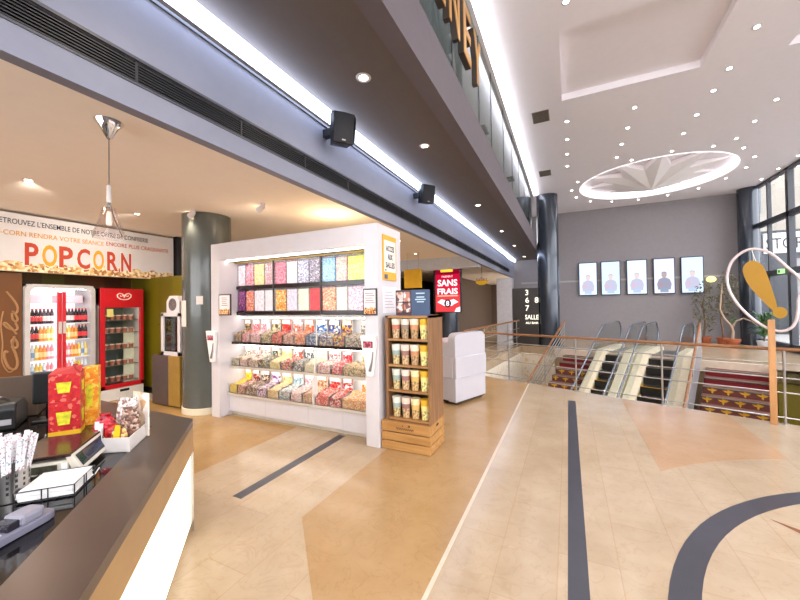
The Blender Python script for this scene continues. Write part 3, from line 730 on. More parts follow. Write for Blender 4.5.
def escalator(label, dl, dr, al, ar, grp=None):
    e = T('escalator', label, 'escalator', ab((dl[1]+dr[0])/2, 9, -4.1))
    balustrade(e, al, *dl, 0); balustrade(e, ar, *dr, 0)
    s0, s1 = dl[1], dr[0]; rise = .2; run = rise/SL
    for k in range(16):
        b1 = 12.0-k*run; z = -(k+1)*rise+.16
        b = MB(); b.box(s0, s1, b1-run, b1, z-.22, z, M=MAB)
        sp_ = b.build('step', M_STEP, e)
        b = MB(); b.box(s0+.01, s1-.01, b1-run-.003, b1-run+.02, z-.006, z+.003, M=MAB); b.box(s0, s0+.03, b1-run, b1, z-.002, z+.003, M=MAB); b.box(s1-.03, s1, b1-run, b1, z-.002, z+.003, M=MAB)
        b.build('edge_line', M_MOTIF if k > 2 else M_NOSE, sp_)
    b = MB(); b.box(s0, s1, 12.0, 13.5, -.05, .012, M=MAB); b.build('comb_plate', DSTEEL, e)
    b = MB(); b._new([inc(dl[0], 6.6, -.5), inc(dr[1], 6.6, -.5), inc(dr[1], 11.9, -.5), inc(dl[0], 11.9, -.5), inc(dl[0], 6.6, .0), inc(dr[1], 6.6, .0), inc(dr[1], 11.9, .0), inc(dl[0], 11.9, .0)], [(0, 1, 2, 3), (0, 3, 7, 4), (1, 2, 6, 5)])
    b.build('truss_casing', M_DECK, e)
    return e
escalator('left escalator, beside the narrow red staircase', (-3.72, -3.44), (-2.99, -2.70), -3.56, -2.82)
escalator('right escalator, beside the wide red staircase', (-2.66, -2.36), (-1.80, -1.44), -2.52, -1.62)

# ------------------------------------------------------------------ exclamation mark in a loop
ring = [(-.125,2.202),(-.217,2.188),(-.302,2.119),(-.362,2.019),(-.394,1.834),(-.36,1.633),(-.26,1.433),(-.126,1.267),(-.014,1.182),(.086,1.161),(.161,1.201),(.203,1.287),(.221,1.42),(.232,1.565),(.265,1.66),(.245,1.793),(.143,1.947),(.005,2.135)]
def smoothloop(p, n=5):
    out = []; L = len(p)
    for i in range(L):
        p0, p1, p2, p3 = [Vector(p[(i+j-1) % L]) for j in range(4)]
        for k in range(n):
            t_ = k/n
            out.append(.5*((2*p1)+(p2-p0)*t_+(2*p0-5*p1+4*p2-p3)*t_**2+(3*p1-p0-3*p2+p3)*t_**3))
    return out
sg = T('loop_sign', 'yellow exclamation mark inside a pale looped tube on a wooden post of the railing', 'sign', ab(0, 6.3, 0))
sb = 6.36
b = MB(); b.tube([ab(q.x, sb, q.y) for q in smoothloop(ring)], .016, 10, closed=True); b.build('loop', mat('loop_pink_white', (224, 206, 206), .35, .2), sg, smooth=True)
ex = [(-.239,1.968),(-.232,1.863),(-.18,1.717),(-.094,1.573),(-.009,1.445),(.041,1.395),(.051,1.47),(.021,1.645),(-.018,1.835),(-.059,1.978),(-.128,2.048),(-.192,2.042)]
Mx = Matrix(((A_.x, -B_.x, 0, 0), (A_.y, -B_.y, 0, 0), (0, 0, 1, 0), (0, 0, 0, 1))) @ Matrix(((1, 0, 0, 0), (0, 0, 1, -sb), (0, 1, 0, 0), (0, 0, 0, 1)))
OCH = mat('sign_ochre', (178, 130, 6), .5, var=.03)
b = MB(); b.prism([tuple(q) for q in smoothloop(ex, 4)], -.02, .02, M=Mx); b.build('exclamation_stroke', OCH, sg)
b = MB(); b.prism([(.074+.062*math.cos(2*PI*k/28), 1.388+.07*math.sin(2*PI*k/28)) for k in range(28)], -.022, .022, M=Mx); b.build('exclamation_dot', OCH, sg)
b = MB(); b.cyl(ab(-.14, sb, 2.04), ab(-.15, sb, 2.2), .004); b.cyl(ab(-.12, sb, 2.04), ab(-.16, sb, 2.2), .004); b.build('wire', STEEL, sg)
b = MB(); b.box(-.035, .03, sb-.03, sb+.03, 0, 1.3, .006, M=MAB); b.build('post', wood('post_wood', (188, 132, 80), (212, 158, 104), 'Z', 1.5, .4), sg)

# ------------------------------------------------------------------ potted plants by the grey wall
TERRA = mat('terracotta', (178, 98, 60), .8, var=.1)
BARK = mat('bark', (120, 92, 70), .8, var=.15)
def leafcloud(c, rx, ry, rz_, n, size, seed, hang=0.):
    rr = random.Random(seed); b = MB()
    for i in range(n):
        while 1:
            p = Vector((rr.uniform(-1, 1), rr.uniform(-1, 1), rr.uniform(-1, 1)))
            if .25 < p.length <= 1: break
        q = Vector((c[0]+p.x*rx, c[1]+p.y*ry, c[2]+p.z*rz_))
        d = Vector((rr.uniform(-1, 1), rr.uniform(-1, 1), rr.uniform(-1, .4)-hang)).normalized(); s_ = size*rr.uniform(.7, 1.3)
        n_ = d.cross(Vector((rr.uniform(-1, 1), rr.uniform(-1, 1), 1))).normalized()
        b._new([q, q+d*s_*.5+n_*s_*.22, q+d*s_, q+d*s_*.5-n_*s_*.22], [(0, 1, 2, 3)])
    return b
def pot(t, x, y, r=.2, h=.3):
    MB().lathe([(r*.72, 0), (r*.95, h*.8), (r*1.08, h*.8), (r*1.08, h), (r*.95, h), (r*.9, h*.9), (0, h*.9)], (x, y, 0), 24).build('pot', TERRA, t, smooth=True)
LEAF1 = mat('leaf_olive', (112, 108, 78), .6, var=.35, scale=6); LEAF2 = mat('leaf_green', (70, 108, 56), .5, var=.3, scale=6)
t = T('potted_tree', 'small-leaved tree in a terracotta pot, leftmost of the plants by the grey wall', 'plant', (4.35, 15.9, 0))
pot(t, 4.40, 15.9, .15, .26)
b = MB(); b.tube([(4.35, 15.9, .25), (4.38, 15.9, .8), (4.33, 15.9, 1.4), (4.4, 15.9, 1.9)], [.03, .025, .02, .012]); b.build('trunk', BARK, t, smooth=True)
leafcloud((4.42, 15.95, 1.35), .40, .30, .95, 520, .10, 1, .3).build('foliage', LEAF1, t)
t = T('potted_tree', 'taller drooping small-leaved tree in a terracotta pot behind the bare curved stem', 'plant', (4.85, 15.9, 0))
pot(t, 4.80, 15.75, .15, .26)
b = MB(); b.tube([(4.83, 15.75, .25), (4.78, 15.78, .9), (4.86, 15.8, 1.6), (4.9, 15.8, 2.2)], [.03, .026, .02, .012]); b.build('trunk', BARK, t, smooth=True)
leafcloud((5.0, 15.85, 1.75), .32, .25, .85, 420, .10, 2, .3).build('foliage', LEAF1, t)
t = T('potted_bonsai', 'terracotta bowl with a bare curving forked pale stem', 'plant', (4.98, 15.2, 0))
MB().lathe([(.13, 0), (.2, .2), (.22, .2), (.22, .26), (.19, .26), (0, .27)], (4.88, 15.2, 0), 24).build('pot', TERRA, t, smooth=True)
STEM = mat('pale_stem', (190, 164, 140), .7)
b = MB(); b.tube([(4.88, 15.2, .25), (4.91, 15.2, .5), (4.86, 15.2, .72), (4.69, 15.2, .95), (4.59, 15.2, 1.25), (4.63, 15.2, 1.7), (4.66, 15.2, 2.1)], [.045, .04, .032, .028, .024, .02, .012])
b.tube([(4.88, 15.2, .6), (4.98, 15.2, .85), (5.18, 15.2, .95), (5.38, 15.2, .85), (5.51, 15.2, .7)], [.03, .026, .022, .018, .01]); b.build('stem', STEM, t, smooth=True)
leafcloud((4.93, 15.2, .95), .07, .07, .1, 14, .1, 4).build('foliage', LEAF2, t)
t = T('potted_dracaena', 'spiky green dracaena standing in front of the corner column', 'plant', (5.55, 14.9, 0))
MB().lathe([(.13, 0), (.17, .22), (.18, .22), (.18, .25), (0, .23)], (5.55, 14.9, 0), 20).build('pot', mat('white_pot', (220, 222, 226), .4), t, smooth=True)
b = MB(); b.tube([(5.55, 14.9, .2), (5.57, 14.9, .5), (5.55, 14.9, .85)], .025); b.build('trunk', BARK, t, smooth=True)
b = MB(); rr = random.Random(8)
for i in range(120):
    a = rr.uniform(0, 2*PI); z0 = rr.choice((.35, .5, .7, .85, .95)); L = rr.uniform(.3, .52); d = Vector((math.cos(a), math.sin(a), 0)); n_ = Vector((-d.y, d.x, 0))*.02
    p0 = Vector((5.55, 14.9, z0)); p1 = p0+d*L*.5+Vector((0, 0, L*.45)); p2 = p0+d*L+Vector((0, 0, L*.15))
    b._new([p0-n_*.5, p0+n_*.5, p1+n_, p1-n_], [(0, 1, 2, 3)]); b._new([p1-n_, p1+n_, p2], [(0, 1, 2)])
b.build('foliage', LEAF2, t)
# exit sign over the far door
t = T('exit_sign', 'small green lit exit sign on the dark transom of the glass wall', 'sign', (5.8, 14.4, 2.33))
b = MB(); b.box(5.74, 5.83, 14.30, 14.50, 2.33, 2.47); b.build('box', emis('exit_green', (190, 240, 170), 1.1), t)
b = MB(); b.box(5.735, 5.741, 14.35, 14.45, 2.36, 2.44); b.build('arrow', mat('exit_dark', (60, 130, 70), .5), t)

# ------------------------------------------------------------------ sweets display stand
X0, X1, YF, ZT = -4.61, -1.865, 3.29, 2.455
sd = T('sweets_display', 'big white framed pick and mix sweets display with lit shelves', 'display', ((X0+X1)/2, 3.6, 0))
b = MB(); b.box(X0, X0+.17, YF, 3.87, 0, ZT, .004); b.build('side_pillar', WHITE, sd)
b = MB(); b.box(X1-.17, X1, YF, 3.87, 0, ZT, .004); b.build('side_pillar', WHITE, sd)
b = MB(); b.box(X0+.17, X1-.17, YF, 3.87, 2.225, ZT); b.build('header', WHITE, sd)
b = MB(); b.box(X0+.17, X1-.17, 3.80, 3.87, .1, 2.225); b.build('back_panel', mat('back_white', (244, 242, 242), .5, var=.01), sd)
IX0, IX1 = X0+.17, X1-.17
b = MB(); b.box(IX0, IX1, 3.44, 3.8, .06, .285, .003)
b.build('base', WHITE, sd)
b = MB()
for x in (-3.72, -2.98, -2.45): b.box(x-.002, x+.002, 3.4385, 3.4402, .07, .28)
b.build('panel_joint', mat('joint_grey', (190, 186, 184), .6), sd)
MB().box(IX0, IX1, 3.50, 3.8, 0, .06).build('plinth', mat('plinth_cream', (214, 206, 190), .5), sd)
LEDW = emis('shelf_led', (255, 246, 236), 8)
b = MB(); b.box(IX0+.02, IX1-.02, 3.40, 3.43, 2.212, 2.224); b.build('light_strip', LEDW, sd)
M_BRASS = mat('brass_trim', (150, 128, 60), .4, .4)
b = MB(); b.box(IX0, IX1, 3.55, 3.58, 2.195, 2.215); b.build('top_trim', M_BRASS, sd)
# upper bins: two rows of clear front bins in three sections
edges = [-4.44, -4.27, -4.09, -3.89, -3.69, -3.48, -3.28, -3.08, -2.88, -2.65, -2.46, -2.04]
edges = [-4.435, -4.27, -4.10, -3.89, -3.69, -3.48, -3.28, -3.08, -2.87, -2.65, -2.47, -2.05]
C_ = lambda *c: list(c)
W_ = (250, 246, 248)
row1 = [('pale pink and white', [W_, (244, 196, 212), (250, 226, 234), W_]), ('pink and red', [(240, 120, 150), (250, 200, 210), (226, 80, 110), (252, 226, 232)]), ('pale yellow', [(252, 232, 160), (255, 246, 214), (246, 214, 130)]), ('pink and grey', [(240, 180, 190), (200, 190, 180), W_, (226, 140, 160)]), ('bright pink', [(244, 140, 160), (250, 190, 200), (240, 110, 140)]), ('plain white', [W_, (255, 252, 252)]), ('white and slate blue', [W_, (150, 150, 190), (236, 236, 246), (190, 190, 220)]), ('grey and violet', [(120, 112, 140), (200, 190, 206), (160, 150, 176), W_]), ('light blue', [(130, 190, 236), (170, 212, 244), (200, 230, 250)]), ('peach pink', [(250, 206, 190), (252, 230, 220), (246, 180, 170)]), ('lemon green', [(232, 238, 110), (240, 246, 170), (226, 230, 90)])]
row2 = [('purple', [(150, 50, 130), (110, 40, 110), (200, 110, 170), (90, 30, 80)]), ('orange and pink', [(240, 130, 60), (246, 170, 150), (230, 90, 80), (252, 220, 200)]), ('white with pink', [W_, (250, 210, 220), (252, 236, 240)]), ('white', [W_, (240, 236, 240)]), ('orange and yellow', [(244, 170, 60), (250, 210, 110), (226, 130, 50), (252, 236, 190)]), ('lilac white', [(240, 232, 246), W_, (220, 206, 234)]), ('cream white', [(254, 248, 234), (252, 240, 214)]), ('coral red', [(240, 104, 110), (236, 84, 96)]), ('orange', [(244, 150, 80), (250, 190, 130), (232, 110, 60), (254, 226, 200)]), ('white and pale green', [W_, (226, 240, 210), (250, 220, 220)]), ('pink and white', [(246, 190, 210), W_, (252, 226, 236), (236, 160, 190)])]
ORD = ['first', 'second', 'third', 'fourth', 'fifth', 'sixth', 'seventh', 'eighth', 'ninth', 'tenth', 'eleventh', 'twelfth']
MIRR = mat('dark_ledge', (46, 36, 36), .15)
for ri, (row, z0, z1, nm) in enumerate(((row1, 1.865, 2.185, 'top'), (row2, 1.49, 1.805, 'second'))):
    for i, (cn, cols) in enumerate(row):
        x0, x1 = edges[i]+.006, edges[i+1]-.006
        t = T('sweets_bin', 'bin of %s sweets, %s from the left in the %s row' % (cn, ORD[i], nm), 'bin', ((x0+x1)/2, 3.7, z0))
        b = MB(); b.box(x0, x1, 3.585, 3.592, z0, z1); b.box(x0, x0+.004, 3.592, 3.79, z0, z1); b.box(x1-.004, x1, 3.592, 3.79, z0, z1); b.box(x0, x1, 3.592, 3.79, z0, z0+.004)
        b.build('clear_front', ACRYL, t)
        b = MB(); b.box(x0+.006, x1-.006, 3.60, 3.785, z0+.006, z1-.02); b.build('sweets', cells('sweets_%d_%d' % (ri, i), cols, 80 if i % 2 else 64, .4, emit=.3), t, kind='stuff')  # sweets glow faintly in their own colours, imitating a backlight
    b = MB(); b.box(IX0, IX1, 3.575, 3.80, z0-.055, z0-.004); b.build('ledge', MIRR, sd)
b = MB(); b.box(-3.705, -3.685, 3.57, 3.585, 1.44, 2.2); b.box(-2.88, -2.86, 3.57, 3.585, 1.44, 2.2); b.build('divider', mat('divider_dark', (70, 64, 66), .3), sd)
# three open trays of bins, each bin with a picture card
sh = [(1.03, 1.42, 3.51, 'upper'), (.69, 1.02, 3.47, 'middle'), (.305, .675, 3.43, 'bottom')]
def card(c, *o): return [c]+list(o)
rowA = [('dark mixed', [(70, 50, 40), (180, 130, 70), (220, 200, 150), (110, 70, 50)]), ('rose pink', [(226, 110, 120), (236, 170, 170), (250, 220, 220), (196, 70, 80)]), ('pink and white', [(240, 180, 190), W_, (220, 120, 130)]), ('beige and green', [(220, 200, 160), (150, 140, 80), (240, 230, 200), (90, 80, 50)]), ('red', [(206, 40, 40), (230, 90, 70), (170, 20, 30), (240, 190, 170)]), ('blush and brown', [(230, 170, 150), (170, 90, 70), W_, (210, 120, 100)]), ('orange red', [(226, 110, 70), (236, 150, 110), (200, 70, 50), (250, 220, 200)]), ('blue and white', [(40, 100, 170), W_, (90, 150, 200), (20, 60, 120)]), ('navy and yellow', [(40, 60, 130), (230, 190, 60), (90, 110, 180), W_]), ('blue and orange', [(50, 80, 160), (240, 150, 40), (120, 40, 60), (240, 210, 90)]), ('beige and grey', [(216, 206, 190), (150, 140, 128), (240, 234, 224), (100, 90, 80)])]
rowB = [('white and olive', [(230, 226, 200), (120, 110, 60), W_, (190, 180, 140)]), ('cream and pink', [(240, 226, 210), (230, 170, 160), W_, (180, 120, 110)]), ('white and brown', [(236, 228, 216), (140, 90, 60), W_, (200, 170, 140)]), ('teal and brown', [(60, 130, 130), (120, 80, 50), (230, 210, 170), (40, 40, 40)]), ('pale yellow', [(240, 226, 150), (246, 240, 200), (220, 200, 110)]), ('red and white', [(200, 60, 50), W_, (230, 130, 110), (120, 60, 50)]), ('black and grey', [(50, 50, 54), (150, 156, 160), (210, 216, 218), (90, 90, 92)]), ('ivory', [(250, 248, 230), (240, 232, 190), (220, 210, 150)]), ('white and rose', [(250, 240, 240), (236, 160, 160), (220, 90, 100), W_]), ('bright red', [(220, 50, 60), (240, 110, 120), (250, 220, 220), (180, 30, 40)]), ('peach and green', [(240, 180, 130), (140, 150, 90), (250, 226, 190), (90, 90, 60)])]
rowD = [('bright yellow', [(246, 210, 30), (250, 226, 90), (226, 180, 20)]), ('red brown', [(150, 60, 50), (220, 150, 130), (250, 226, 210), (90, 30, 30)]), ('chocolate', [(70, 46, 40), (150, 110, 90), (230, 210, 190), (40, 26, 24)]), ('violet', [(150, 90, 150), (230, 200, 226), (90, 50, 100), W_]), ('pale amber', [(240, 206, 140), (246, 226, 180), (220, 170, 100)]), ('light blue grey', [(150, 186, 196), (210, 226, 230), (110, 140, 150), W_]), ('pink and white', [(240, 190, 196), W_, (220, 140, 150), (200, 180, 180)]), ('tan', [(210, 160, 120), (236, 206, 176), (160, 110, 80)]), ('strong red', [(216, 40, 44), (236, 90, 80), (250, 210, 200), (170, 20, 30)]), ('crimson', [(200, 30, 40), (240, 130, 120), (120, 20, 30), (250, 226, 220)]), ('orange', [(236, 150, 70), (246, 190, 120), (216, 110, 50), (252, 226, 190)])]
RC = random.Random(4)
for (z0, z1, yl, nm), row in zip(sh, (rowA, rowB, rowD)):
    for i, (cn, cols) in enumerate(row):
        x0, x1 = edges[i]+.004, edges[i+1]-.004
        t = T('sweets_bin', 'open bin of %s sweets, %s from the left on the %s shelf' % (cn, ORD[i], nm), 'bin', ((x0+x1)/2, 3.6, z0))
        h = (z1-z0)*.42
        # sloping clear front
        b = MB(); b._new([(x0, yl, z0+.02), (x1, yl, z0+.02), (x1, yl-.02, z0+h), (x0, yl-.02, z0+h), (x0, yl+.006, z0+.02), (x1, yl+.006, z0+.02), (x1, yl-.014, z0+h), (x0, yl-.014, z0+h)], [(0, 1, 2, 3), (4, 5, 6, 7), (2, 3, 7, 6), (0, 1, 5, 4), (0, 3, 7, 4), (1, 2, 6, 5)])
        b.box(x0, x0+.003, yl+.006, 3.70, z0+.02, z0+h*.6); b.box(x0, x1, yl, 3.74, z0+.01, z0+.02)
        b.build('clear_tray', ACRYL, t)
        b = MB(); g = 9; gy = 7; vs = []
        for r_ in range(gy):
            for q in range(g):
                xx = x0+.008+(x1-x0-.016)*q/(g-1); yy = yl+.012+(3.70-yl-.012)*r_/(gy-1)
                vs.append((xx, yy, z0+.03+h*(.62+.30*r_/(gy-1))+RC.uniform(-.014, .014)))
        fs = [(r_*g+q, r_*g+q+1, (r_+1)*g+q+1, (r_+1)*g+q) for r_ in range(gy-1) for q in range(g-1)]
        b._new(vs, fs)
        b._new([vs[q] for q in range(g)]+[(vs[q][0], vs[q][1], z0+.022) for q in range(g)], [(q, q+1, g+q+1, g+q) for q in range(g-1)])
        dull = [tuple(int(v*.62+w_*.38) for v, w_ in zip(c_, (176, 156, 136))) for c_ in cols]; cm = cells('sweets_%s_%d' % (nm, i), dull, 75 if i % 3 else 60, .4)
        b.build('sweets', cm, t, smooth=False, kind='stuff')
        b = MB(); cz0 = z0+h*.75; tl = RC.uniform(-.01, .01)
        xm = (x0+x1)/2; hw_ = min((x1-x0)*.42, .085); xa, xb = xm-hw_, xm+hw_; cz0 = z0+h*.9; tl *= .5
        b.prism([(xa, cz0), (xb, cz0), (xb+tl, z1-.05), (xa+tl, z1-.05)], -.012, .0, M=Matrix(((1, 0, 0, 0), (0, 0, 1, 3.715), (0, 1, 0, 0), (0, 0, 0, 1))), bev=.004)
        b.build('picture_card', cells('card_%s_%d' % (nm, i), cols, 40, .35, bump=0), t)
        b = MB(); b.box(xa-.006, xb+.006, 3.716, 3.722, cz0-.01, z1-.042); b.box(xa+.012, xb-.012, 3.700, 3.7035, cz0+.02+(z1-.05-cz0)*.55, z1-.06); b.build('card_border', mat('card_white', (240, 234, 230), .5), t)
    b = MB(); b.box(IX0, IX1, yl-.015, 3.80, z0-.012, z0+.008); b.build('shelf', mat('shelf_clear_white', (226, 226, 224), .15), sd)
    b = MB(); b.box(IX0+.02, IX1-.02, 3.60, 3.63, z1-.03, z1-.018); b.build('light_strip', LEDW, sd)
    b = MB(); b.box(-2.885, -2.875, yl-.02, 3.5, z0, z1-.02); b.build('divider', mat('divider_pale', (232, 226, 220), .3), sd)
    b = MB(); b.box(IX0, IX1, yl-.022, yl-.014, z0-.014, z0+.022); b.build('shelf_lip', mat('lip_clear', (206, 198, 186), .2, .2) if nm != 'upper' else MIRR, sd)
for x in (-4.2, -3.9): pass

# small framed notices on the two pillars
def notice(x, label, hw=.12):
    t = T('framed_notice', label, 'notice', (x, YF, 1.44))
    b = MB(); b.box(x-hw, x+hw, YF-.02, YF-.003, 1.44, 1.735); b.build('frame', mat('frame_black', (40, 34, 34), .4), t)
    b = MB(); b.box(x-hw+.015, x+hw-.015, YF-.023, YF-.0195, 1.456, 1.72); b.build('sheet', mat('sheet_pale', (244, 234, 232), .6), t)
    b = MB(); w_ = hw-.015; b.prism([(x-w_, 1.456), (x+w_, 1.456), (x+w_, 1.53), (x+w_*.6, 1.52), (x+w_*.2, 1.54), (x-w_*.3, 1.515), (x-w_*.7, 1.53), (x-w_, 1.51)], 0, .002, M=MXZ(YF-.0255))
    b.build('popcorn_picture', cells('popcorn_small', [(240, 200, 130), (206, 120, 60), (120, 60, 40), (250, 226, 180), (226, 160, 90)], 60, .5, bump=0), t)
    b = MB()
    for k in range(5): b.box(x-.06+.01*(k % 2), x+.06-.012*(k % 3), YF-.0245, YF-.0225, 1.575+k*.026, 1.582+k*.026)
    b.build('printed_line', mat('print_red', (150, 90, 100), .6), t)
notice(-4.30, 'small black framed notice on the left pillar of the sweets display')
notice(-1.955, 'small black framed notice on the right pillar of the sweets display', .088)
def conebag(x, label):
    t = T('paper_cone_holder', label, 'holder', (x, YF, .76))
    w0, w1 = .1, .035; z0, z1 = .78, 1.22
    b = MB(); b.prism([(x-w0, z1), (x+w0, z1), (x+w1+.02, z0), (x-w1+.02, z0)], 0, .05, M=MXZ(YF-.055), bev=.008); b.build('holder', PAPER, t)
    b = MB(); b.box(x-.055, x+.065, YF-.058, YF-.054, 1.09, 1.16); b.build('label_print', cells('cone_print', [(150, 50, 70), (200, 120, 130), (130, 40, 60)], 50, .6, bump=0), t)
    b = MB(); b.tube([(x+.07, YF-.06, 1.05), (x+.06, YF-.065, .95), (x+.03, YF-.065, .84)], [.006, .008, .016]); b.build('tongs', mat('tongs_grey', (140, 132, 130), .3, .6), t, smooth=True)
conebag(-4.56, 'white paper cone holder on the left pillar of the sweets display')
conebag(-1.97, 'white paper cone holder on the right pillar of the sweets display')
# ACCES AUX SALLES
t = T('direction_sign', 'yellow and white sign reading ACCES AUX SALLES on the end of the display', 'sign', (X1, 3.56, 1.84))
b = MB(); b.box(X1+.001, X1+.012, 3.40, 3.73, 1.835, 2.35); b.build('board', mat('sign_amber', (232, 172, 60), .6), t)
b = MB(); b.box(X1+.012, X1+.015, 3.425, 3.705, 1.93, 2.29); b.build('sheet', mat('sign_cream', (244, 234, 222), .6), t)
for s_, z, w_ in (('ACCES', 2.20, .2), ('AUX', 2.105, .12), ('SALLES', 2.01, .22)):
    text(s_, 'lettering', INK, t, (X1+.015, 3.565, z), (0, 1, 0), (0, 0, 1), w=w_, h=.065, ext=.002, bold=.015)
b = MB(); b.box(X1+.012, X1+.016, 3.43, 3.50, 1.85, 1.90); b.box(X1+.015, X1+.0165, 3.44, 3.47, 1.94, 1.96); b.build('corner_mark', mat('mark_slate', (90, 96, 120), .6), t)
t = T('paper_sheet', 'pale printed sheet on the end of the display above the wooden rack', 'sheet', (X1, 3.6, 1.45))
b = MB(); b.box(X1+.001, X1+.004, 3.40, 3.75, 1.46, 1.76); b.build('sheet', mat('sheet_lilac', (236, 230, 234), .7), t)
b = MB()
for k in range(6): b.box(X1+.004, X1+.005, 3.44, 3.68-.03*(k % 3), 1.52+k*.035, 1.526+k*.035)
b.build('printed_line', mat('print_grey', (170, 166, 176), .6), t)

# ------------------------------------------------------------------ wooden rack on a crate
WD = wood('rack_wood', (116, 80, 50), (150, 108, 70), 'Z', 2, .5); WDH = wood('rack_wood_flat', (146, 102, 58), (176, 130, 80), 'X', 2, .5)
CR = wood('crate_wood', (168, 118, 62), (194, 146, 86), 'X', 1.6, .55)
t = T('wooden_crate', 'pale slatted wooden crate under the snack rack', 'crate', (-1.585, 3.53, 0))
cxa, cxb, cya, cyb = -1.855, -1.29, 3.315, 3.76
for k, (z0, z1) in enumerate(((.005, .092), (.102, .188), (.198, .30))):
    b = MB(); b.box(cxa, cxb, cya, cya+.018, z0, z1, .003); s1 = b.build('slat', CR, t)
    b = MB(); b.box(cxb-.018, cxb, cya+.018, cyb, z0, z1, .003); b.build('slat', CR, t)
    b = MB(); b.box(cxa, cxa+.018, cya+.018, cyb, z0, z1, .003); b.build('slat', CR, t)
    b = MB(); b.box(cxa+.018, cxb-.018, cyb-.018, cyb, z0, z1, .003); b.build('slat', CR, t)
b = MB()
for x in (cxa+.018, cxb-.05):
    for y in (cya+.018, cyb-.05): b.box(x, x+.032, y, y+.032, 0, .285)
b.build('corner_post', CR, t)
b = MB(); b.box(cxa+.02, cxb-.02, cya+.02, cyb-.02, .285, .305); b.build('top_board', WDH, t)
b = MB(); b.box(cxb-.001, cxb+.001, 3.5, 3.57, .25, .275, 0); b.build('hand_hole', mat('hole_dark', (50, 30, 16), .8), t)
b = MB(); b.tube([(-1.675+.2*k/40, cya-.001, .238+.014*math.sin(k*1.35)*(1.25 if k % 7 == 0 else .8)) for k in range(41)], .0028, 5); b.build('stamped_mark', mat('stamp_brown', (70, 48, 26), .7), t)
b = MB(); b.prism([(-1.54, .265), (-1.525, .292), (-1.51, .265)], 0, .002, M=MXZ(cya-.002)); b.prism([(-1.61, .265), (-1.60, .28), (-1.592, .265)], 0, .002, M=MXZ(cya-.002)); b.build('leaf_mark', mat('stamp_brown', (70, 48, 26), .7), t)
t = T('snack_rack', 'tall wooden rack with four shelves of snack tubs, beside the sweets display', 'rack', (-1.55, 3.55, .306))
rx0, rx1, ry0, ry1 = -1.81, -1.285, 3.35, 3.73
b = MB(); b.box(rx0, rx0+.03, ry0, ry1, 0.306, 1.435); b.build('side_panel', WD, t)
b = MB(); b.box(rx1-.03, rx1, ry0, ry1, 0.306, 1.435); b.build('side_panel', WD, t)
MB().box(rx0, rx1, ry0, ry1, 1.41, 1.435).build('top_board', WDH, t)
MB().box(rx0+.03, rx1-.03, ry1-.015, ry1, .306, 1.41).build('back_panel', mat('rack_back', (74, 50, 32), .7), t)
SHZ = [1.175, .90, .635, .27]
SHZ = [1.185, .905, .635, .36]
for z in SHZ[:3]+[.335]:
    MB().box(rx0+.03, rx1-.03, ry0+.005, ry1-.015, z-.022, z).build('shelf', WDH, t)
TUB = [((240, 232, 214), (206, 126, 104), (206, 176, 134)), ((230, 222, 208), (152, 134, 116), (176, 148, 116)), ((242, 230, 208), (212, 150, 106), (188, 152, 112)), ((224, 226, 214), (156, 178, 172), (206, 184, 134)), ((234, 216, 202), (160, 114, 108), (210, 176, 134)), ((244, 228, 180), (222, 186, 110), (206, 170, 116)), ((232, 182, 52), (250, 232, 150), (244, 226, 150))]
TN = ['cream topped tub with a red band', 'grey beige tub with a brown band', 'cream tub with an orange band', 'pale tub with a blue green band', 'beige tub with a plum band', 'cream tub with an amber band', 'bright yellow tub']
def tub(x, y, z, kind, label, H_=.215):
    t = T('snack_tub', label, 'tub', (x, y, z), local=True)
    c = TUB[kind]; n = 16; r0, r1 = .036, .053
    rr_ = lambda h: r0+(r1-r0)*h/.21
    b = MB(); b.lathe([(rr_(0), 0), (rr_(.10), .10)], n=n); b.build('see_through_base', cells('tub_fill_%d' % kind, [c[2], tuple(int(v*.7) for v in c[2]), tuple(min(255, int(v*1.1)) for v in c[2])], 90, .3, bump=0), t, smooth=True)
    b = MB(); b.lathe([(rr_(.10)+.0005, .10), (rr_(.15)+.001, .15)], n=n); b.build('band', mat('tub_band_%d' % kind, c[1], .5), t, smooth=True)
    b = MB(); b.lathe([(rr_(.15), .15), (rr_(.195), .195), (r1, .198), (r1, H_), (0, H_)], n=n); b.build('top', mat('tub_top_%d' % kind, c[0], .5, var=.12, scale=60), t, smooth=True)
    return t
lay = [[0, 1, 2, 6], [3, 4, 2, 6], [3, 4, 5, 6], [3, 4, 5, 6]]
rows_ = ['top', 'second', 'third', 'bottom']
DT = {}
for ri, z in enumerate([1.185, .905, .635, .335]):
    for ci, k in enumerate(lay[ri]):
        x = rx0+.098+ci*.111; lab = '%s, %s from the left on the %s rack shelf' % (TN[k], ORD[ci], rows_[ri])
        if k not in DT: DT[k] = tub(x, ry0+.07, z+.001, k, lab); DT[k]['group'] = 'snack tubs on the wooden rack'
        else: dup(DT[k], (x, ry0+.07, z+.001), label=lab, group='snack tubs on the wooden rack')
t = T('counter_card', 'dark and blue printed display board standing on the wooden rack', 'board', (-1.5, 3.5, 1.436))
MB().box(-1.70, -1.305, 3.40, 3.41, 1.436, 1.71).build('board', mat('board_blue', (62, 84, 116), .5, var=.12, scale=4), t)
MB().box(-1.70, -1.515, 3.396, 3.401, 1.436, 1.71).build('picture', mat('board_maroon', (70, 52, 60), .5, var=.2, scale=8), t)
b = MB()
for i in range(2):
    for j in range(2): b.box(-1.685+i*.085, -1.61+i*.085, 3.3925, 3.397, 1.47+j*.115, 1.575+j*.115, .012)
b.build('tub_picture', cells('tub_picture', [(226, 200, 190), (190, 130, 110), (120, 80, 80), (240, 230, 226)], 24, .5, bump=0), t)
for z, w_ in ((1.665, .1), (1.625, .09), (1.60, .12), (1.575, .08)):
    b = MB(); b.box(-1.41-w_/2, -1.41+w_/2, 3.3985, 3.4005, z, z+.012); b.build('printed_line', mat('print_pale', (190, 214, 226), .6), t)
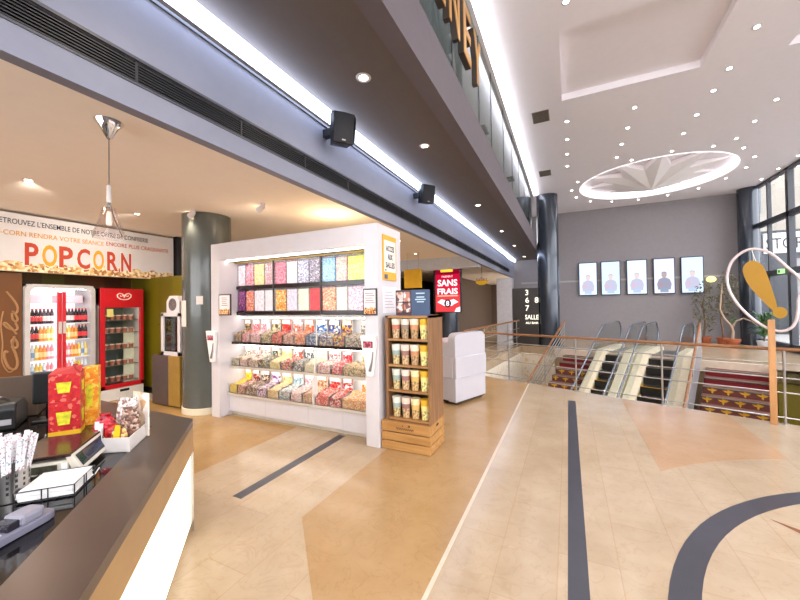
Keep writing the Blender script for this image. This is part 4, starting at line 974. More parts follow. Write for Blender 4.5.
b = MB(); b.box(-1.6, -1.4, 3.41, 3.50, 1.436, 1.442); b.build('foot', STEEL, t)

# ------------------------------------------------------------------ white cabinet
t = T('white_cabinet', 'white rounded vending cabinet on castors beyond the wooden rack', 'cabinet', (-1.56, 5.104, 0), rz=math.atan2(-.36, .93), local=True)
L_ = .80
Mf = Matrix(((0, 0, 1, 0), (1, 0, 0, 0), (0, 1, 0, 0), (0, 0, 0, 1)))     # (y, z) profile swept along x
pr_ = [(0, .05), (L_, .05), (L_, 1.0)]+[(L_-.1+.1*math.cos(math.radians(a)), 1.0+.1*math.sin(math.radians(a))) for a in range(15, 91, 15)]+[(.1-.1*math.sin(math.radians(a)), 1.0+.1*math.cos(math.radians(a))) for a in range(0, 90, 15)]+[(0, 1.0)]
CW = mat('cabinet_white', (192, 188, 194), .3, var=.01)
b = MB(); b.prism(pr_, -.14, 0, M=Mf, bev=.006); b.build('front_body', CW, t)
b = MB(); b.box(-.62, -.14, .02, L_-.02, .05, .97, .02); b.build('rear_body', CW, t)
b = MB(); b.box(-.01, .016, -.008, L_+.010, .41, .735, .008); b.build('bumper_panel', mat('cabinet_panel', (194, 190, 196), .25, var=.01), t)
b = MB(); b.box(-.60, -.05, -.010, .02, .41, .735, .008); b.build('side_bumper', mat('cabinet_panel', (194, 190, 196), .25, var=.01), t)
b = MB(); b.box(-.6, -.02, .02, L_-.02, .03, .05); b.build('base', BLACK, t)
for x in (-.05, -.55):
    for y in (.08, L_-.08):
        b = MB(); b.cyl((x-.015, y, .025), (x+.015, y, .025), .025); b.build('castor', BLACK, t, smooth=True)

# ------------------------------------------------------------------ snack bar back wall: banner, coolers
bn = T('popcorn_banner', 'long white banner with orange POP CORN lettering over the coolers', 'banner', (-6.95, 3, 2.1))
MB().box(-7.05, -6.95, 1.0, 4.17, 2.10, 2.915).build('board', mat('banner_white', (232, 228, 226), .6, var=.015), bn)
rr = random.Random(3); top = [(4.165-.045*k, 2.19+.06*abs(math.sin(k*.55))*rr.uniform(.4, 1)+rr.uniform(0, .03)+(.05 if k > 55 else 0)) for k in range(70)]
poly = [(4.165, 2.102)]+top+[(top[-1][0], 2.102)]
MYZ = lambda x: Matrix(((0, 0, 1, x), (1, 0, 0, 0), (0, 1, 0, 0), (0, 0, 0, 1)))
b = MB(); b.prism(poly, 0, .002, M=MYZ(-6.9495))
b.build('popcorn_print', cells('popcorn_print', [(240, 214, 160), (226, 180, 110), (250, 236, 200), (206, 150, 84), (236, 200, 140), (170, 110, 60), (246, 226, 184)], 30, .6, bump=0), bn)
BY = (0, 1, 0); BZ = (0, 0, 1)
def btxt(s_, y0, y1, z, h, M, bold=0.): text(s_, 'lettering', M, bn, (-6.949, (y0+y1)/2, z), BY, BZ, w=y1-y0, h=h, ext=.002, bold=bold)
INKN = mat('print_navy', (44, 46, 66), .6); ORA = mat('print_orange', (206, 84, 34), .6); AMB = mat('print_amber', (224, 160, 50), .6)
btxt("RETROUVEZ L'ENSEMBLE DE NOTRE OFFRE DE CONFISERIE", 1.81, 3.715, 2.80, .078, INKN, .003)
btxt('POP-CORN RENDRA VOTRE SÉANCE', 1.72, 3.035, 2.645, .085, AMB, .006)
btxt('ENCORE PLUS CRAQUANTE', 3.07, 4.07, 2.645, .08, ORA, .004)
PR = mat('print_red_orange', (200, 66, 34), .6); PY_ = mat('print_yellow', (236, 170, 36), .6)
for ch, y0, y1, M in (('P', 2.10, 2.244, PR), ('O', 2.282, 2.448, PY_), ('P', 2.471, 2.636, PR), ('C', 2.685, 2.85, PR), ('O', 2.89, 3.038, PY_), ('R', 3.08, 3.238, PR), ('N', 3.282, 3.435, PR)):
    btxt(ch, y0-.012, y1+.012, 2.358, .35, mat('letter_outline', (250, 240, 226), .6), .035)
    text(ch, 'lettering', M, bn, (-6.9465, (y0+y1)/2, 2.358), BY, BZ, w=y1-y0, h=.325, ext=.002, bold=.025)
b = MB(); b.box(-6.99, -6.87, 4.19, 4.5, 2.1, 2.95); b.build('black_panel', BLACK, label='black box panel between the popcorn banner and the thick column', cat='panel')

def sh_board(y0, y1, z0, z1, x, M, t, nm): MB().box(x-.01, x, y0, y1, z0, z1).build(nm, M, t)
# double door cooler
f1 = T('drinks_cooler', 'double door drinks cooler with red centre frames and bright shelves of bottles', 'fridge', (-7.25, 2.5, 0))
y0, y1, xf = 2.10, 2.915, -6.95
CG = mat('cooler_grey', (196, 192, 190), .35, .2)
b = MB(); b.box(-7.6, -7.56, y0, y1, .1, 1.93); b.box(-7.6, xf-.05, y0, y0+.03, .1, 1.93); b.box(-7.6, xf-.05, y1-.03, y1, .1, 1.93); b.box(-7.6, xf-.05, y0, y1, 1.89, 1.93); b.box(-7.6, xf-.05, y0, y1, 0, .42)
b.build('cabinet', CG, f1)
b = MB(); b.box(-7.555, -7.545, y0+.03, y1-.03, .42, 1.89); b.build('back_wall', mat('cooler_inside', (246, 246, 250), .4, emit=.55), f1)  # back wall glows by itself in place of light inside the cooler
def rrect(y0, y1, z0, z1, r, n=6):
    o = []
    for cy_, cz_, a0 in ((y1-r, z1-r, 0), (y0+r, z1-r, 90), (y0+r, z0+r, 180), (y1-r, z0+r, 270)):
        o += [(cy_+r*math.cos(math.radians(a0+90*k/n)), cz_+r*math.sin(math.radians(a0+90*k/n))) for k in range(n+1)]
    return o
b = MB(); t_ = bmesh.new()
outer = rrect(y0, y1, .40, 1.93, .085); inner = rrect(y0+.055, y1-.055, .45, 1.875, .07)
vo = [t_.verts.new((xf-.045, p[0], p[1])) for p in outer]; vi = [t_.verts.new((xf-.045, p[0], p[1])) for p in inner]
n = len(vo)
for k in range(n): t_.faces.new((vo[k], vo[(k+1) % n], vi[(k+1) % n], vi[k]))
g = bmesh.ops.extrude_face_region(t_, geom=list(t_.faces))
for v in g['geom']:
    if isinstance(v, bmesh.types.BMVert): v.co.x += .06
b._merge(t_); b.build('door_surround', CG, f1)
ym = 2.505
for s_, ya, yb in ((-1, y0+.055, ym), (1, ym, y1-.055)):
    d_ = MB(); yr = (ym-.05, ym-.003) if s_ < 0 else (ym+.003, ym+.045)
    d_.box(xf-.03, xf+.012, yr[0], yr[1], .45, 1.82, .004); dr = d_.build('door_frame', RED, f1)
    MB().box(xf-.012, xf-.006, min(ya, yr[0]), max(yb, yr[1]), .45, 1.875).build('door_glass', GLASS, dr)
    b = MB(); b.box(xf+.012, xf+.032, yr[0]+.004, yr[1]-.004, 1.19, 1.37, .006); b.build('door_handle', mat('handle_pale', (206, 200, 194), .3, .3), dr)
SHF = [.54, .81, 1.085, 1.345]
for z in SHF: MB().box(-7.54, xf-.07, y0+.035, y1-.035, z-.012, z).build('shelf', mat('shelf_white', (230, 230, 234), .4, emit=.15), f1)  # slight glow in the shelf colour imitates the lit interior
b = MB(); b.box(xf-.09, xf-.06, y0+.04, y1-.04, 1.868, 1.888); b.box(xf-.06, xf-.05, ym-.015, ym+.015, .48, 1.87); b.build('light_tube', emis('cooler_tube', (250, 252, 255), 9), f1)
b = MB(); b.box(-7.45, -7.2, y0+.06, ym-.06, 1.66, 1.78); b.box(-7.45, -7.2, ym+.06, y1-.06, 1.66, 1.78)
b.build('price_panel', mat('pink_card', (246, 214, 222), .6), f1)
b = MB()
for k in range(9): b.box(xf-.06, xf-.045, y0+.05, y1-.05, .07+k*.034, .085+k*.034)
b.build('grille', BLACK, f1)
BOT = [('dark cola bottle with a white and red label', (50, 30, 34), (226, 60, 70)), ('dark bottle with a pale label', (60, 54, 66), (236, 230, 236)), ('orange drink bottle', (236, 150, 60), (250, 220, 150)), ('yellow drink bottle', (230, 206, 90), (246, 240, 200)), ('pale water bottle with a blue label', (220, 232, 240), (120, 160, 210)), ('pink drink bottle', (230, 140, 150), (250, 230, 230))]
DB = {}
def bottle(k, loc, lab, grp):
    if k in DB: return dup(DB[k], loc, label=lab, group=grp)
    n_, c, l = BOT[k]
    t = T('drink_bottle', lab, 'bottle', loc, local=True, group=grp)
    b = MB(); b.lathe([(.021, 0), (.023, .01), (.023, .13), (.02, .165), (.011, .205), (.011, .22), (0, .22)], n=12); b.build('bottle_body', mat('bottle_%d' % k, c, .2), t, smooth=True)
    b = MB(); b.lathe([(.0238, .04), (.0238, .115)], n=12); b.build('wrapper', mat('wrapper_%d' % k, l, .5), t, smooth=True)
    b = MB(); b.lathe([(.013, .205), (.013, .226), (0, .226)], n=10); b.build('cap', RED if k in (0, 1) else WHITE, t, smooth=True)
    DB[k] = t; return t
LV = ['bottom', 'second-lowest', 'middle', 'upper', 'top']; LVC = ['bottom', 'lower middle', 'upper middle', 'top']
plan = [[4, 4, 3, 3, 4, 5], [3, 4, 3, 2, 2, 5], [0, 0, 0, 2, 2, 3], [0, 0, 0, 0, 1, 1], [1, 0, 1, 1, 0, 5]]
for r_, z in enumerate(SHF):
    for dd, (ya, yb) in enumerate(((y0+.075, ym-.075), (ym+.085, y1-.075))):
        for k in range(7):
            kk = (plan[r_]+[plan[r_][-1]])[k if dd == 0 else 6-k]
            bottle(kk, (xf-.12, ya+(yb-ya)*k/6, z+.001), '%s, %s cooler shelf, %s door' % (BOT[kk][0], LVC[r_], ('left', 'right')[dd]), '%s bottles on the %s shelf of the cooler, %s door' % (BOT[kk][0].split(' ')[0], LVC[r_], ('left', 'right')[dd]))
# ice cream freezer
f2_ = T('ice_cream_freezer', 'red framed upright ice cream freezer with a white heart emblem', 'freezer', (-7.25, 3.3, 0))
y0, y1 = 2.985, 3.635
b = MB(); b.box(-7.6, -7.57, y0, y1, .1, 1.9); b.box(-7.6, xf-.05, y0, y0+.035, .0, 1.9); b.box(-7.6, xf-.05, y1-.035, y1, .0, 1.9); b.box(-7.6, xf-.05, y0, y1, 1.62, 1.9); b.box(-7.6, xf-.05, y0, y1, 0, .2)
b.build('cabinet', mat('freezer_white', (226, 222, 216), .4), f2_)
b = MB(); b.box(-7.565, -7.555, y0+.035, y1-.035, .2, 1.62); b.build('back_wall', mat('freezer_inside', (120, 130, 120), .5), f2_)
b = MB(); b.box(-7.2, -7.19, y1-.20, y1-.036, .24, 1.2); b.build('inner_panel', mat('freezer_panel', (220, 220, 190), .5, emit=.2), f2_)  # panel glows slightly, standing in for light inside the freezer
b = MB(); b.box(xf-.05, xf, y0, y1, 1.575, 1.9, .008); hd = b.build('header', RED, f2_)
def ring_(c, r, w, a0, a1, n=14):
    return [(c[0]+r*math.cos(math.radians(a0+(a1-a0)*k/n)), c[1]+r*math.sin(math.radians(a0+(a1-a0)*k/n))) for k in range(n+1)]
HM = mat('emblem_cream', (246, 226, 216), .5)
b = MB(); yc, zc = 3.33, 1.765
def stroke(pts, r=.009): b.tube([(xf+.002, yc+p[0], zc+p[1]) for p in pts], r, 6)
stroke([(0, -.055), (-.06, -.045), (-.10, -.01), (-.105, .03), (-.07, .055), (-.03, .045), (-.005, .01), (.0, -.02)])
stroke([(0, -.055), (.06, -.045), (.10, -.01), (.105, .03), (.07, .055), (.03, .045), (.005, .01), (.0, -.02)])
stroke([(0, .03), (-.03, .01), (-.055, .0), (-.06, .02)], .007); stroke([(0, .03), (.03, .01), (.055, .0), (.06, .02)], .007)
b.build('heart_emblem', HM, hd)
b = MB(); b.box(xf-.05, xf, y0, y0+.07, .2, 1.575, .006); b.box(xf-.05, xf, y1-.055, y1, .2, 1.575, .006); b.box(xf-.05, xf, y0, y1, .2, .27, .006)
dr = b.build('door_frame', RED, f2_)
MB().box(xf-.03, xf-.022, y0+.06, y1-.05, .26, 1.58).build('door_glass', GLASS, dr)
b = MB(); b.box(xf, xf+.012, y0+.09, y0+.18, 1.42, 1.55); b.build('sticker', mat('sticker_yellow', (222, 206, 120), .5), dr)
b = MB(); b.box(xf-.05, xf-.005, y0, y1, .0, .195, .006); b.build('kick_panel', mat('freezer_white', (226, 222, 216), .4), f2_)
b = MB(); b.box(xf-.006, xf, y0+.28, y0+.42, .13, .17); b.build('control_panel', BLACK, f2_)
FS = [.30, .58, .86, 1.14, 1.36]
for z in FS: MB().box(-7.55, xf-.09, y0+.04, y1-.04, z-.01, z).build('shelf', mat('shelf_wire', (150, 156, 150), .4, .5), f2_)
MB().box(xf-.10, xf-.085, y0+.05, y1-.05, 1.59, 1.605).build('light_tube', emis('freezer_tube', (240, 250, 240), 4), f2_)
p0 = None
for r_, z in enumerate(FS):
    for k in range(5):
        lab = 'small ice cream tub, %s from the left on the %s shelf of the red freezer' % (ORD[k], LV[r_]); loc = (xf-.15, y0+.14+k*.095, z+.001)
        if p0 is None:
            p0 = T('ice_cream_tub', lab, 'tub', loc, local=True, group='ice cream tubs in the red freezer')
            b = MB(); b.lathe([(.03, 0), (.038, .07)], n=14); b.build('tub_body', mat('icecream_tub', (176, 110, 90), .5, var=.3, scale=30), p0, smooth=True)
            b = MB(); b.lathe([(.041, .07), (.041, .085), (0, .085)], n=14); b.build('lid', mat('icecream_lid', (236, 220, 200), .4), p0, smooth=True)
        else: dup(p0, loc, label=lab, group='ice cream tubs in the red freezer')
# cola script panel
cp = T('script_panel', 'brown side panel with pale cursive Cola lettering left of the drinks cooler', 'panel', (-7.0, 1.75, 0))
MB().box(-7.1, -7.0, 1.2, 2.09, 0, 2.08).build('board', stripes('panel_boards', [(96, 42, 8), (84, 34, 6), (104, 60, 8)], .3, 1, .5), cp)
SCR = mat('script_beige', (160, 118, 76), .6)
b = MB()
def cur(pts, r=.012):
    q = [Vector(p) for p in pts]; out = []
    for i in range(len(q)-1):
        a, c_, d_, e_ = q[max(i-1, 0)], q[i], q[i+1], q[min(i+2, len(q)-1)]
        for k in range(5):
            t_ = k/5; out.append(.5*((2*c_)+(d_-a)*t_+(2*a-5*c_+4*d_-e_)*t_**2+(3*c_-a-3*d_+e_)*t_**3))
    out.append(q[-1]); b.tube([(-6.996, 2.045-p.y*.55, .70+p.x*1.36) for p in out], r, 6)
cur([(.20, .17), (.21, .22), (.15, .23), (.05, .16), (.02, .05), (.08, .0), (.18, .04), (.26, .1)], .016)
cur([(.30, .10), (.25, .08), (.24, .02), (.28, .0), (.33, .05), (.32, .1), (.28, .09), (.36, .06)], .014)
cur([(.38, .02), (.44, .10), (.50, .21), (.49, .24), (.45, .18), (.42, .06), (.44, .0), (.50, .04)], .013)
cur([(.60, .10), (.54, .09), (.51, .03), (.54, .0), (.60, .06), (.62, .1), (.60, .02), (.66, .0), (.74, .08), (.82, .20)], .013)
cur([(.02, .05), (.0, .16), (.12, .27), (.3, .26), (.48, .29), (.62, .25)], .008)
b.build('lettering', SCR, cp, smooth=True)

# popcorn warmer on a steel bin behind the column
t = T('waste_bin', 'dull steel bin cabinet with a brass edge beside the thick column', 'bin', (-5.8, 3.45, 0))
b = MB(); b.box(-6.12, -5.69, 3.32, 3.62, 0.02, .80, .01); b.build('body', mat('bin_steel', (106, 92, 88), .35, .6), t)
b = MB(); b.box(-5.688, -5.40, 3.32, 3.62, 0.02, .80, .01); b.build('brass_side', mat('bin_brass', (176, 140, 66), .35, .4), t)
t = T('popcorn_warmer', 'small white glass-sided machine standing on the steel bin by the column', 'machine', (-5.72, 3.5, .801))
b = MB(); x0, x1, y0_, y1_ = -5.94, -5.44, 3.36, 3.60
for x in (x0, x1-.07): b.box(x, x+.07, y0_, y0_+.05, .802, 1.47)
b.box(x0, x1, y0_, y1_, .802, .86); b.box(x0, x1, y0_, y1_, 1.42, 1.48); b.box(x0, x1, y1_-.02, y1_, .86, 1.42)
b.build('housing', WHITE, t)
MB().box(x0+.07, x1-.07, y0_+.02, y0_+.03, .86, 1.42).build('window', glass('dark_glass', (150, 156, 140), .1), t)
b = MB(); b.ball((-5.69, 3.48, .94), .16, 1, .5, .5); b.build('popcorn', cells('popcorn_pile', [(240, 226, 180), (226, 200, 130), (120, 100, 60)], 40, .7), t, smooth=True)
b = MB(); b.prism([(-5.90, 1.48), (-5.56, 1.48), (-5.56, 1.66), (-5.64, 1.75), (-5.82, 1.75), (-5.90, 1.66)], 0, .1, M=MXZ(3.42), bev=.01); hd = b.build('top_sign', WHITE, t)
b = MB(); b.cyl((-5.73, 3.415, 1.61), (-5.73, 3.42, 1.61), .10, n=20); b.build('emblem', mat('emblem_grey', (100, 92, 90), .5, var=.4, scale=30), hd)
# papers on the column
for (xa, ya, za, zb, w_, lab) in ((-5.13, 3.20, 1.28, 1.66, .27, 'large pale notice sheet fixed on the thick column'), (-4.80, 3.245, 1.60, 1.72, .09, 'small pale card fixed on the thick column next to the display')):
    n_ = 8; b = MB(); vs = []
    ac = math.atan2(ya-3.513, xa+5.006); dw = w_/.34/2
    for k in range(n_+1):
        a = ac-dw+2*dw*k/n_
        for r_ in (.3375, .3405):
            for z in (za, zb): vs.append((-5.006+r_*math.cos(a), 3.513+r_*math.sin(a), z))
    fs = []
    for k in range(n_):
        o = k*4; fs += [(o, o+1, o+5, o+4), (o+2, o+6, o+7, o+3), (o+1, o+3, o+7, o+5), (o, o+4, o+6, o+2)]
    fs += [(0, 2, 3, 1), (n_*4, n_*4+1, n_*4+3, n_*4+2)]
    b._new(vs, fs); b.build('notice_sheet', mat('notice_paper', (230, 216, 208), .7, var=.05, scale=30), label=lab, cat='notice')

# pendant lamp
t = T('pendant_lamp', 'clear glass cone pendant lamp on a thin cord below the cream ceiling', 'lamp', (-3.06, 1.37, 2.07))
b = MB(); b.lathe([(.012, -.13), (.02, -.12), (.05, -.06), (.09, -.005), (.09, 0)], (-3.06, 1.37, ZL), 20); b.build('canopy', CHROME, t, smooth=True)
MB().cyl((-3.06, 1.37, ZL-.12), (-3.06, 1.37, 2.30), .0035, n=8).build('cord', DSTEEL, t)
b = MB(); b.cyl((-3.06, 1.37, 2.34), (-3.06, 1.37, 2.47), .015); b.build('grip', mat('grip_clear', (214, 206, 200), .2), t, smooth=True)
b = MB(); b.lathe([(.034, .225), (.038, .225), (.098, .02), (.096, .0), (.092, .02), (.034, .215)], (-3.06, 1.37, 2.075), 28, cap=False)
b.build('glass_shade', glass('lamp_glass', (250, 246, 244), .10, .05), t, smooth=True)
b = MB(); b.tube([(-3.06, 1.37, 2.36), (-3.03, 1.39, 2.22), (-2.985, 1.42, 2.085)], .004, 6); b.tube([(-3.06, 1.37, 2.36), (-3.07, 1.36, 2.3)], .004, 6); b.build('stay_wire', DSTEEL, t)
b = MB(); b.lathe([(.012, .20), (.017, .17), (.02, .13), (.017, .10), (0, .09)], (-3.06, 1.37, 2.075), 16); b.build('bulb', mat('bulb_frost', (244, 232, 222), .3, emit=.4), t, smooth=True)

# ------------------------------------------------------------------ foreground counter
P0 = Vector((-2.356, 1.541)); cd = Vector((.735, -.678)); cn = Vector((-.678, -.735))
def fc(s_, t_): v = P0+cd*s_+cn*t_; return (v.x, v.y)
ct = T('snack_counter', 'foreground snack counter with a steel edge, black stone top and glowing white front', 'counter', (-2.2, .6, 0))
GR0 = (-2.464, 1.335); ZT_ = .78
b = MB(); b.prism([fc(0, 0), fc(3.2, 0), fc(3.2, .232), GR0, (-3.95, GR0[1]), (-3.95, P0.y)], .735, ZT_)
b.build('steel_edge', mat('counter_steel', (104, 92, 86), .3, .75, var=.04, scale=3), ct)
b = MB(); b.prism([GR0, fc(3.2, .232), fc(3.2, 1.5), (-3.95, -.9), (-3.95, GR0[1])], .735, ZT_-.001)
b.build('stone_top', mat('black_granite', (16, 14, 15), .08, var=.5, scale=120), ct)
b = MB(); b.prism([fc(0, .0), fc(3.2, .0), fc(3.2, .03), fc(0.03, .03)], .56, .735)
b.prism([(P0.x, P0.y), (P0.x, P0.y-.03), (-3.95, P0.y-.03), (-3.95, P0.y)], .56, .735)
b.build('fascia', mat('counter_brass_steel', (196, 166, 120), .35, .7), ct)
b = MB(); b.prism([fc(.012, .012), fc(3.2, .012), fc(3.2, .06), fc(.06, .06)], .075, .56)
b.build('glowing_panel', mat('lit_acrylic', (250, 246, 226), .3, emit=1.05, ec=(255, 248, 226)), ct)
b = MB(); b.prism([(P0.x-.02, P0.y-.012), (P0.x-.05, P0.y-.06), (-3.95, P0.y-.06), (-3.95, P0.y-.012)], .075, .56); b.build('end_panel', mat('counter_end', (220, 214, 196), .4), ct)
b = MB(); b.prism([fc(.05, .05), fc(3.2, .05), fc(3.2, .12), (-2.5, P0.y-.12), (-3.95, P0.y-.12), (-3.95, P0.y-.05), (P0.x-.08, P0.y-.05)], 0, .075); b.build('plinth', mat('counter_plinth', (190, 170, 140), .4), ct)
b = MB(); b.prism([fc(.1, .13), fc(3.2, .13), fc(3.2, 1.4), (-3.9, -.8), (-3.9, 1.38), (-2.6, 1.38)], .0, .734); b.build('carcass', DARK, ct)
b = MB(); b.prism([fc(.005, -.004), fc(.02, -.004), fc(.02, .012), fc(.005, .012)], .02, .56); b.build('corner_trim', STEEL, ct)
ZK = ZT_
ang_c = math.atan2(-cd.y, -cd.x)
# weighing scale
t = T('weighing_scale', 'cream weighing scale with a dark platter and slanted display on the black counter', 'scale', (-2.0835-.1-.09, .9035-.0955, ZK), rz=ang_c, local=True)
# local x = along the counter away from camera, local y = towards staff side is +/-; find sign
yy = Vector((-math.sin(ang_c), math.cos(ang_c))); sgn = 1 if yy.dot(cn) > 0 else -1
CRM = mat('scale_cream', (214, 206, 190), .45)
b = MB()
b.box(-.155, .155, -.10, .115, .018, .075, .008); b.build('housing', CRM, t)
prof = [(-.155, .02), (-.115, .02), (-.085, .095), (-.11, .10)]
b = MB(); b.prism([(p[0]*sgn, p[1]) for p in prof], -.155, .155, M=Matrix(((0, 0, 1, 0), (1, 0, 0, 0), (0, 1, 0, 0), (0, 0, 0, 1))), bev=.004); dp = b.build('display_housing', CRM, t)
nn_ = Vector((-.045, -.08)).normalized()
def on_face(u0, u1, v0, v1, M, nm):
    # slanted face from (-.155,.02) to (-.11,.10)
    b = MB(); q0 = Vector((-.155, .02)); q1 = Vector((-.11, .10)); no = Vector((-(q1-q0).y, (q1-q0).x)).normalized()*.003
    a = q0+(q1-q0)*v0; c_ = q0+(q1-q0)*v1
    pts = [(u0, a.x*sgn, a.y), (u1, a.x*sgn, a.y), (u1, c_.x*sgn, c_.y), (u0, c_.x*sgn, c_.y)]
    b._new(pts+[(p[0], p[1]+no.x*sgn, p[2]+no.y) for p in pts], [(0, 1, 2, 3), (4, 5, 6, 7), (0, 1, 5, 4), (1, 2, 6, 5), (2, 3, 7, 6), (3, 0, 4, 7)])
    return b.build(nm, M, dp)
on_face(-.135, .14, .2, .85, mat('scale_panel', (30, 34, 54), .25), 'display_panel')
on_face(-.13, -.085, .25, .8, mat('scale_green', (40, 110, 70), .4), 'green_label')
on_face(-.07, .13, .35, .72, mat('scale_lcd', (64, 74, 108), .2), 'lcd_window')
b = MB(); b.box(-.16, .16, -.13*1 if sgn < 0 else -.11, .11 if sgn < 0 else .13, .09, .105, .005); b.build('platter', mat('platter_dark', (74, 54, 50), .12, .6), t)
b = MB(); b.box(-.1575, -.154, -.06, .03, .03, .062); b.build('side_label', mat('label_dark', (60, 58, 44), .5, var=.5, scale=60), t)
b = MB(); b.box(-.1575, -.154, -.095, -.075, .03, .065); b.build('side_panel', PAPER, t)
b = MB()
for x in (-.13, .13):
    for y in (-.08, .09): b.cyl((x, y, 0), (x, y, .02), .012)
b.build('foot', RUBBER, t)
# straw cup
t = T('straw_cup', 'perforated steel cup at the left edge of the counter', 'cup', (-2.065, .585, ZK), local=True)
b = MB(); b.lathe([(.05, 0), (.054, .003), (.056, .155), (.058, .16), (.053, .16), (.051, .006), (0, .006)], n=28, cap=False); b.build('cup_body', STEEL, t, smooth=True)
b = MB()
for r_ in range(5):
    for k in range(14):
        a = 2*PI*k/14; z = .04+r_*.022; q = Vector((.0553*math.cos(a), .0553*math.sin(a), z)); e_ = Vector((-math.sin(a), math.cos(a), 0))*.004
        b._new([q-e_-Vector((0, 0, .006)), q+e_-Vector((0, 0, .006)), q+e_+Vector((0, 0, .006)), q-e_+Vector((0, 0, .006))], [(0, 1, 2, 3)])
b.build('hole', mat('cup_hole', (40, 40, 44), .7), t)
SPK = cells('straw_paper', [(238, 236, 238), (232, 230, 234), (240, 238, 238), (226, 226, 232), (216, 140, 146), (240, 240, 240), (150, 156, 176), (236, 236, 236), (240, 240, 240)], 220, .6, bump=0)
rr = random.Random(6); s0_ = None
slabs = 'paper wrapped straw standing in the perforated steel cup'
mesh_cache = []
for k in range(34):
    a = 2*PI*k/17+rr.uniform(-.1, .1); rad = .037 if k < 17 else .02
    bx_, by_ = rad*math.cos(a), rad*math.sin(a); L = .235+rr.uniform(0, .025)
    b = MB(); tx, ty = bx_*(1.9+rr.uniform(-.2, .3)), by_*(1.9+rr.uniform(-.2, .3))
    w_ = .0075; P_ = Vector((-2.065+bx_*.9, .585+by_*.9, ZK+.012)); Q_ = Vector((-2.065+tx, .585+ty, ZK+L))
    bar(b, P_, Q_, .0135, .008)
    b.build('straw', SPK, label=slabs, cat='straw', group='wrapped straws in the steel cup')
# napkin tray
na = math.atan2(.126, -.136)
t = T('napkin_tray', 'black wire tray on the counter in front of the scale', 'tray', (-1.985, .70, ZK), rz=na, local=True)
b = MB(); hx, hy = .092, .095
for z in (.004, .048):
    b.tube([(-hx, -hy, z), (hx, -hy, z), (hx, hy, z), (-hx, hy, z)], .0022, 6, closed=True)
for x, y in ((-hx, -hy), (hx, -hy), (hx, hy), (-hx, hy), (0.01, -hy), (-.01, -hy), (-hx, .01), (-hx, -.01), (hx, 0), (0, hy)): b.cyl((x, y, 0), (x, y, .05), .0022, n=6)
for k in range(5): b.cyl((-hx, -hy+.04*k+.02, .004), (hx, -hy+.04*k+.02, .004), .002, n=6)
b.build('wire_frame', mat('wire_steel', (70, 70, 74), .3, .8), t)
b = MB(); b.tube([(hx, -hy, .006), (hx+.012, -hy-.012, .03), (hx+.02, -hy-.02, .004)], .003, 6); b.build('foot', STEEL, t)
t2 = T('napkin_stack', 'stack of white paper napkins lying in the wire tray', 'napkins', (-1.985, .70, ZK+.0065), rz=na, local=True)
b = MB(); rr = random.Random(2)
for k in range(9): b.box(-.088+rr.uniform(-.004, .004), .088+rr.uniform(-.003, .003), -.088+rr.uniform(-.003, .003), .088+rr.uniform(-.003, .003), k*.0046, k*.0046+.004)
b.build('sheets', PAPER, t2)
# payment handset
t = T('payment_terminal', 'grey hand-held payment terminal lying on the counter at the left edge', 'terminal', (-1.724+.042-.04, .602-.113-.015, ZK), rz=math.atan2(.94, -.35), local=True)
GT = mat('terminal_grey', (120, 118, 134), .4); 
b = MB(); b.prism([(-.13, -.042), (.10, -.042), (.13, -.032), (.136, 0), (.13, .032), (.10, .042), (-.13, .042)], 0, .03, bev=.006); b.build('body', GT, t)
b = MB(); b.prism([(.02, -.038), (.08, -.038), (.10, -.028), (.10, .028), (.08, .038), (.02, .038)], .028, .064, bev=.01); b.build('printer_hump', mat('terminal_pale', (140, 138, 152), .4), t)
b = MB(); b.box(-.015, .022, -.03, .03, .028, .056, .004); b.build('screen', mat('terminal_dark', (40, 38, 48), .15), t)
b = MB()
for i in range(4):
    for j in range(3): b.box(-.115+i*.024, -.098+i*.024, -.026+j*.02, -.012+j*.02, .029, .034, .002)
b.build('key', mat('key_pale', (206, 204, 214), .5), t)
# stacked red popcorn boxes
def popbox(name, loc, rz, w, d, h, cols, label, flap, yband):
    t = T(name, label, 'box', loc, rz=rz, local=True)
    b = MB(); b.box(0, w, 0, d, 0, h, .002); b.build('carton', cells('carton_'+label[:9], cols, 60, .45, bump=0), t)
    if yband: MB().box(-.001, w+.001, -.0015, d+.001, 0, .028).build('band', mat('carton_yellow', (232, 184, 30), .5), t)
    b = MB(); b.prism([(w*.3, h*.32), (w*.66, h*.32), (w*.72, h*.7), (w*.24, h*.7)], 0, .002, M=Matrix(((1, 0, 0, 0), (0, 0, 1, -.0035), (0, 1, 0, 0), (0, 0, 0, 1)))); b.build('picture', mat('print_lime', (214, 206, 40), .5, var=.3, scale=40), t)
    b = MB(); b.prism([(d*.3, h*.32), (d*.66, h*.32), (d*.72, h*.7), (d*.24, h*.7)], 0, .002, M=Matrix(((0, 0, 1, w+.0005), (1, 0, 0, 0), (0, 1, 0, 0), (0, 0, 0, 1)))); b.build('picture', mat('print_lime', (214, 206, 40), .5, var=.3, scale=40), t)
    if flap:
        b = MB(); b._new([(0, 0, h), (w, 0, h), (w*1.05, -.02+d*.55, h+.045), (.02, d*.5, h+.03)], [(0, 1, 2, 3)]); b._new([(w, 0, h), (w, d, h), (w*.75, d*.8, h+.05), (w*.7, d*.2, h+.05)], [(0, 1, 2, 3)])
        b.build('flap', mat('flap_red', (170, 30, 36), .5), t)
    return t
RC_ = [(190, 22, 30), (200, 28, 34), (176, 18, 28), (196, 40, 34), (186, 20, 30), (180, 16, 28), (196, 26, 34), (222, 110, 90)]
brz = math.atan2(.85, .53)
popbox('popcorn_box', (-2.832, .957, ZK), brz, .145, .12, .205, RC_, 'lower red popcorn carton with a yellow band, at the bottom of the pile', 0, 1)
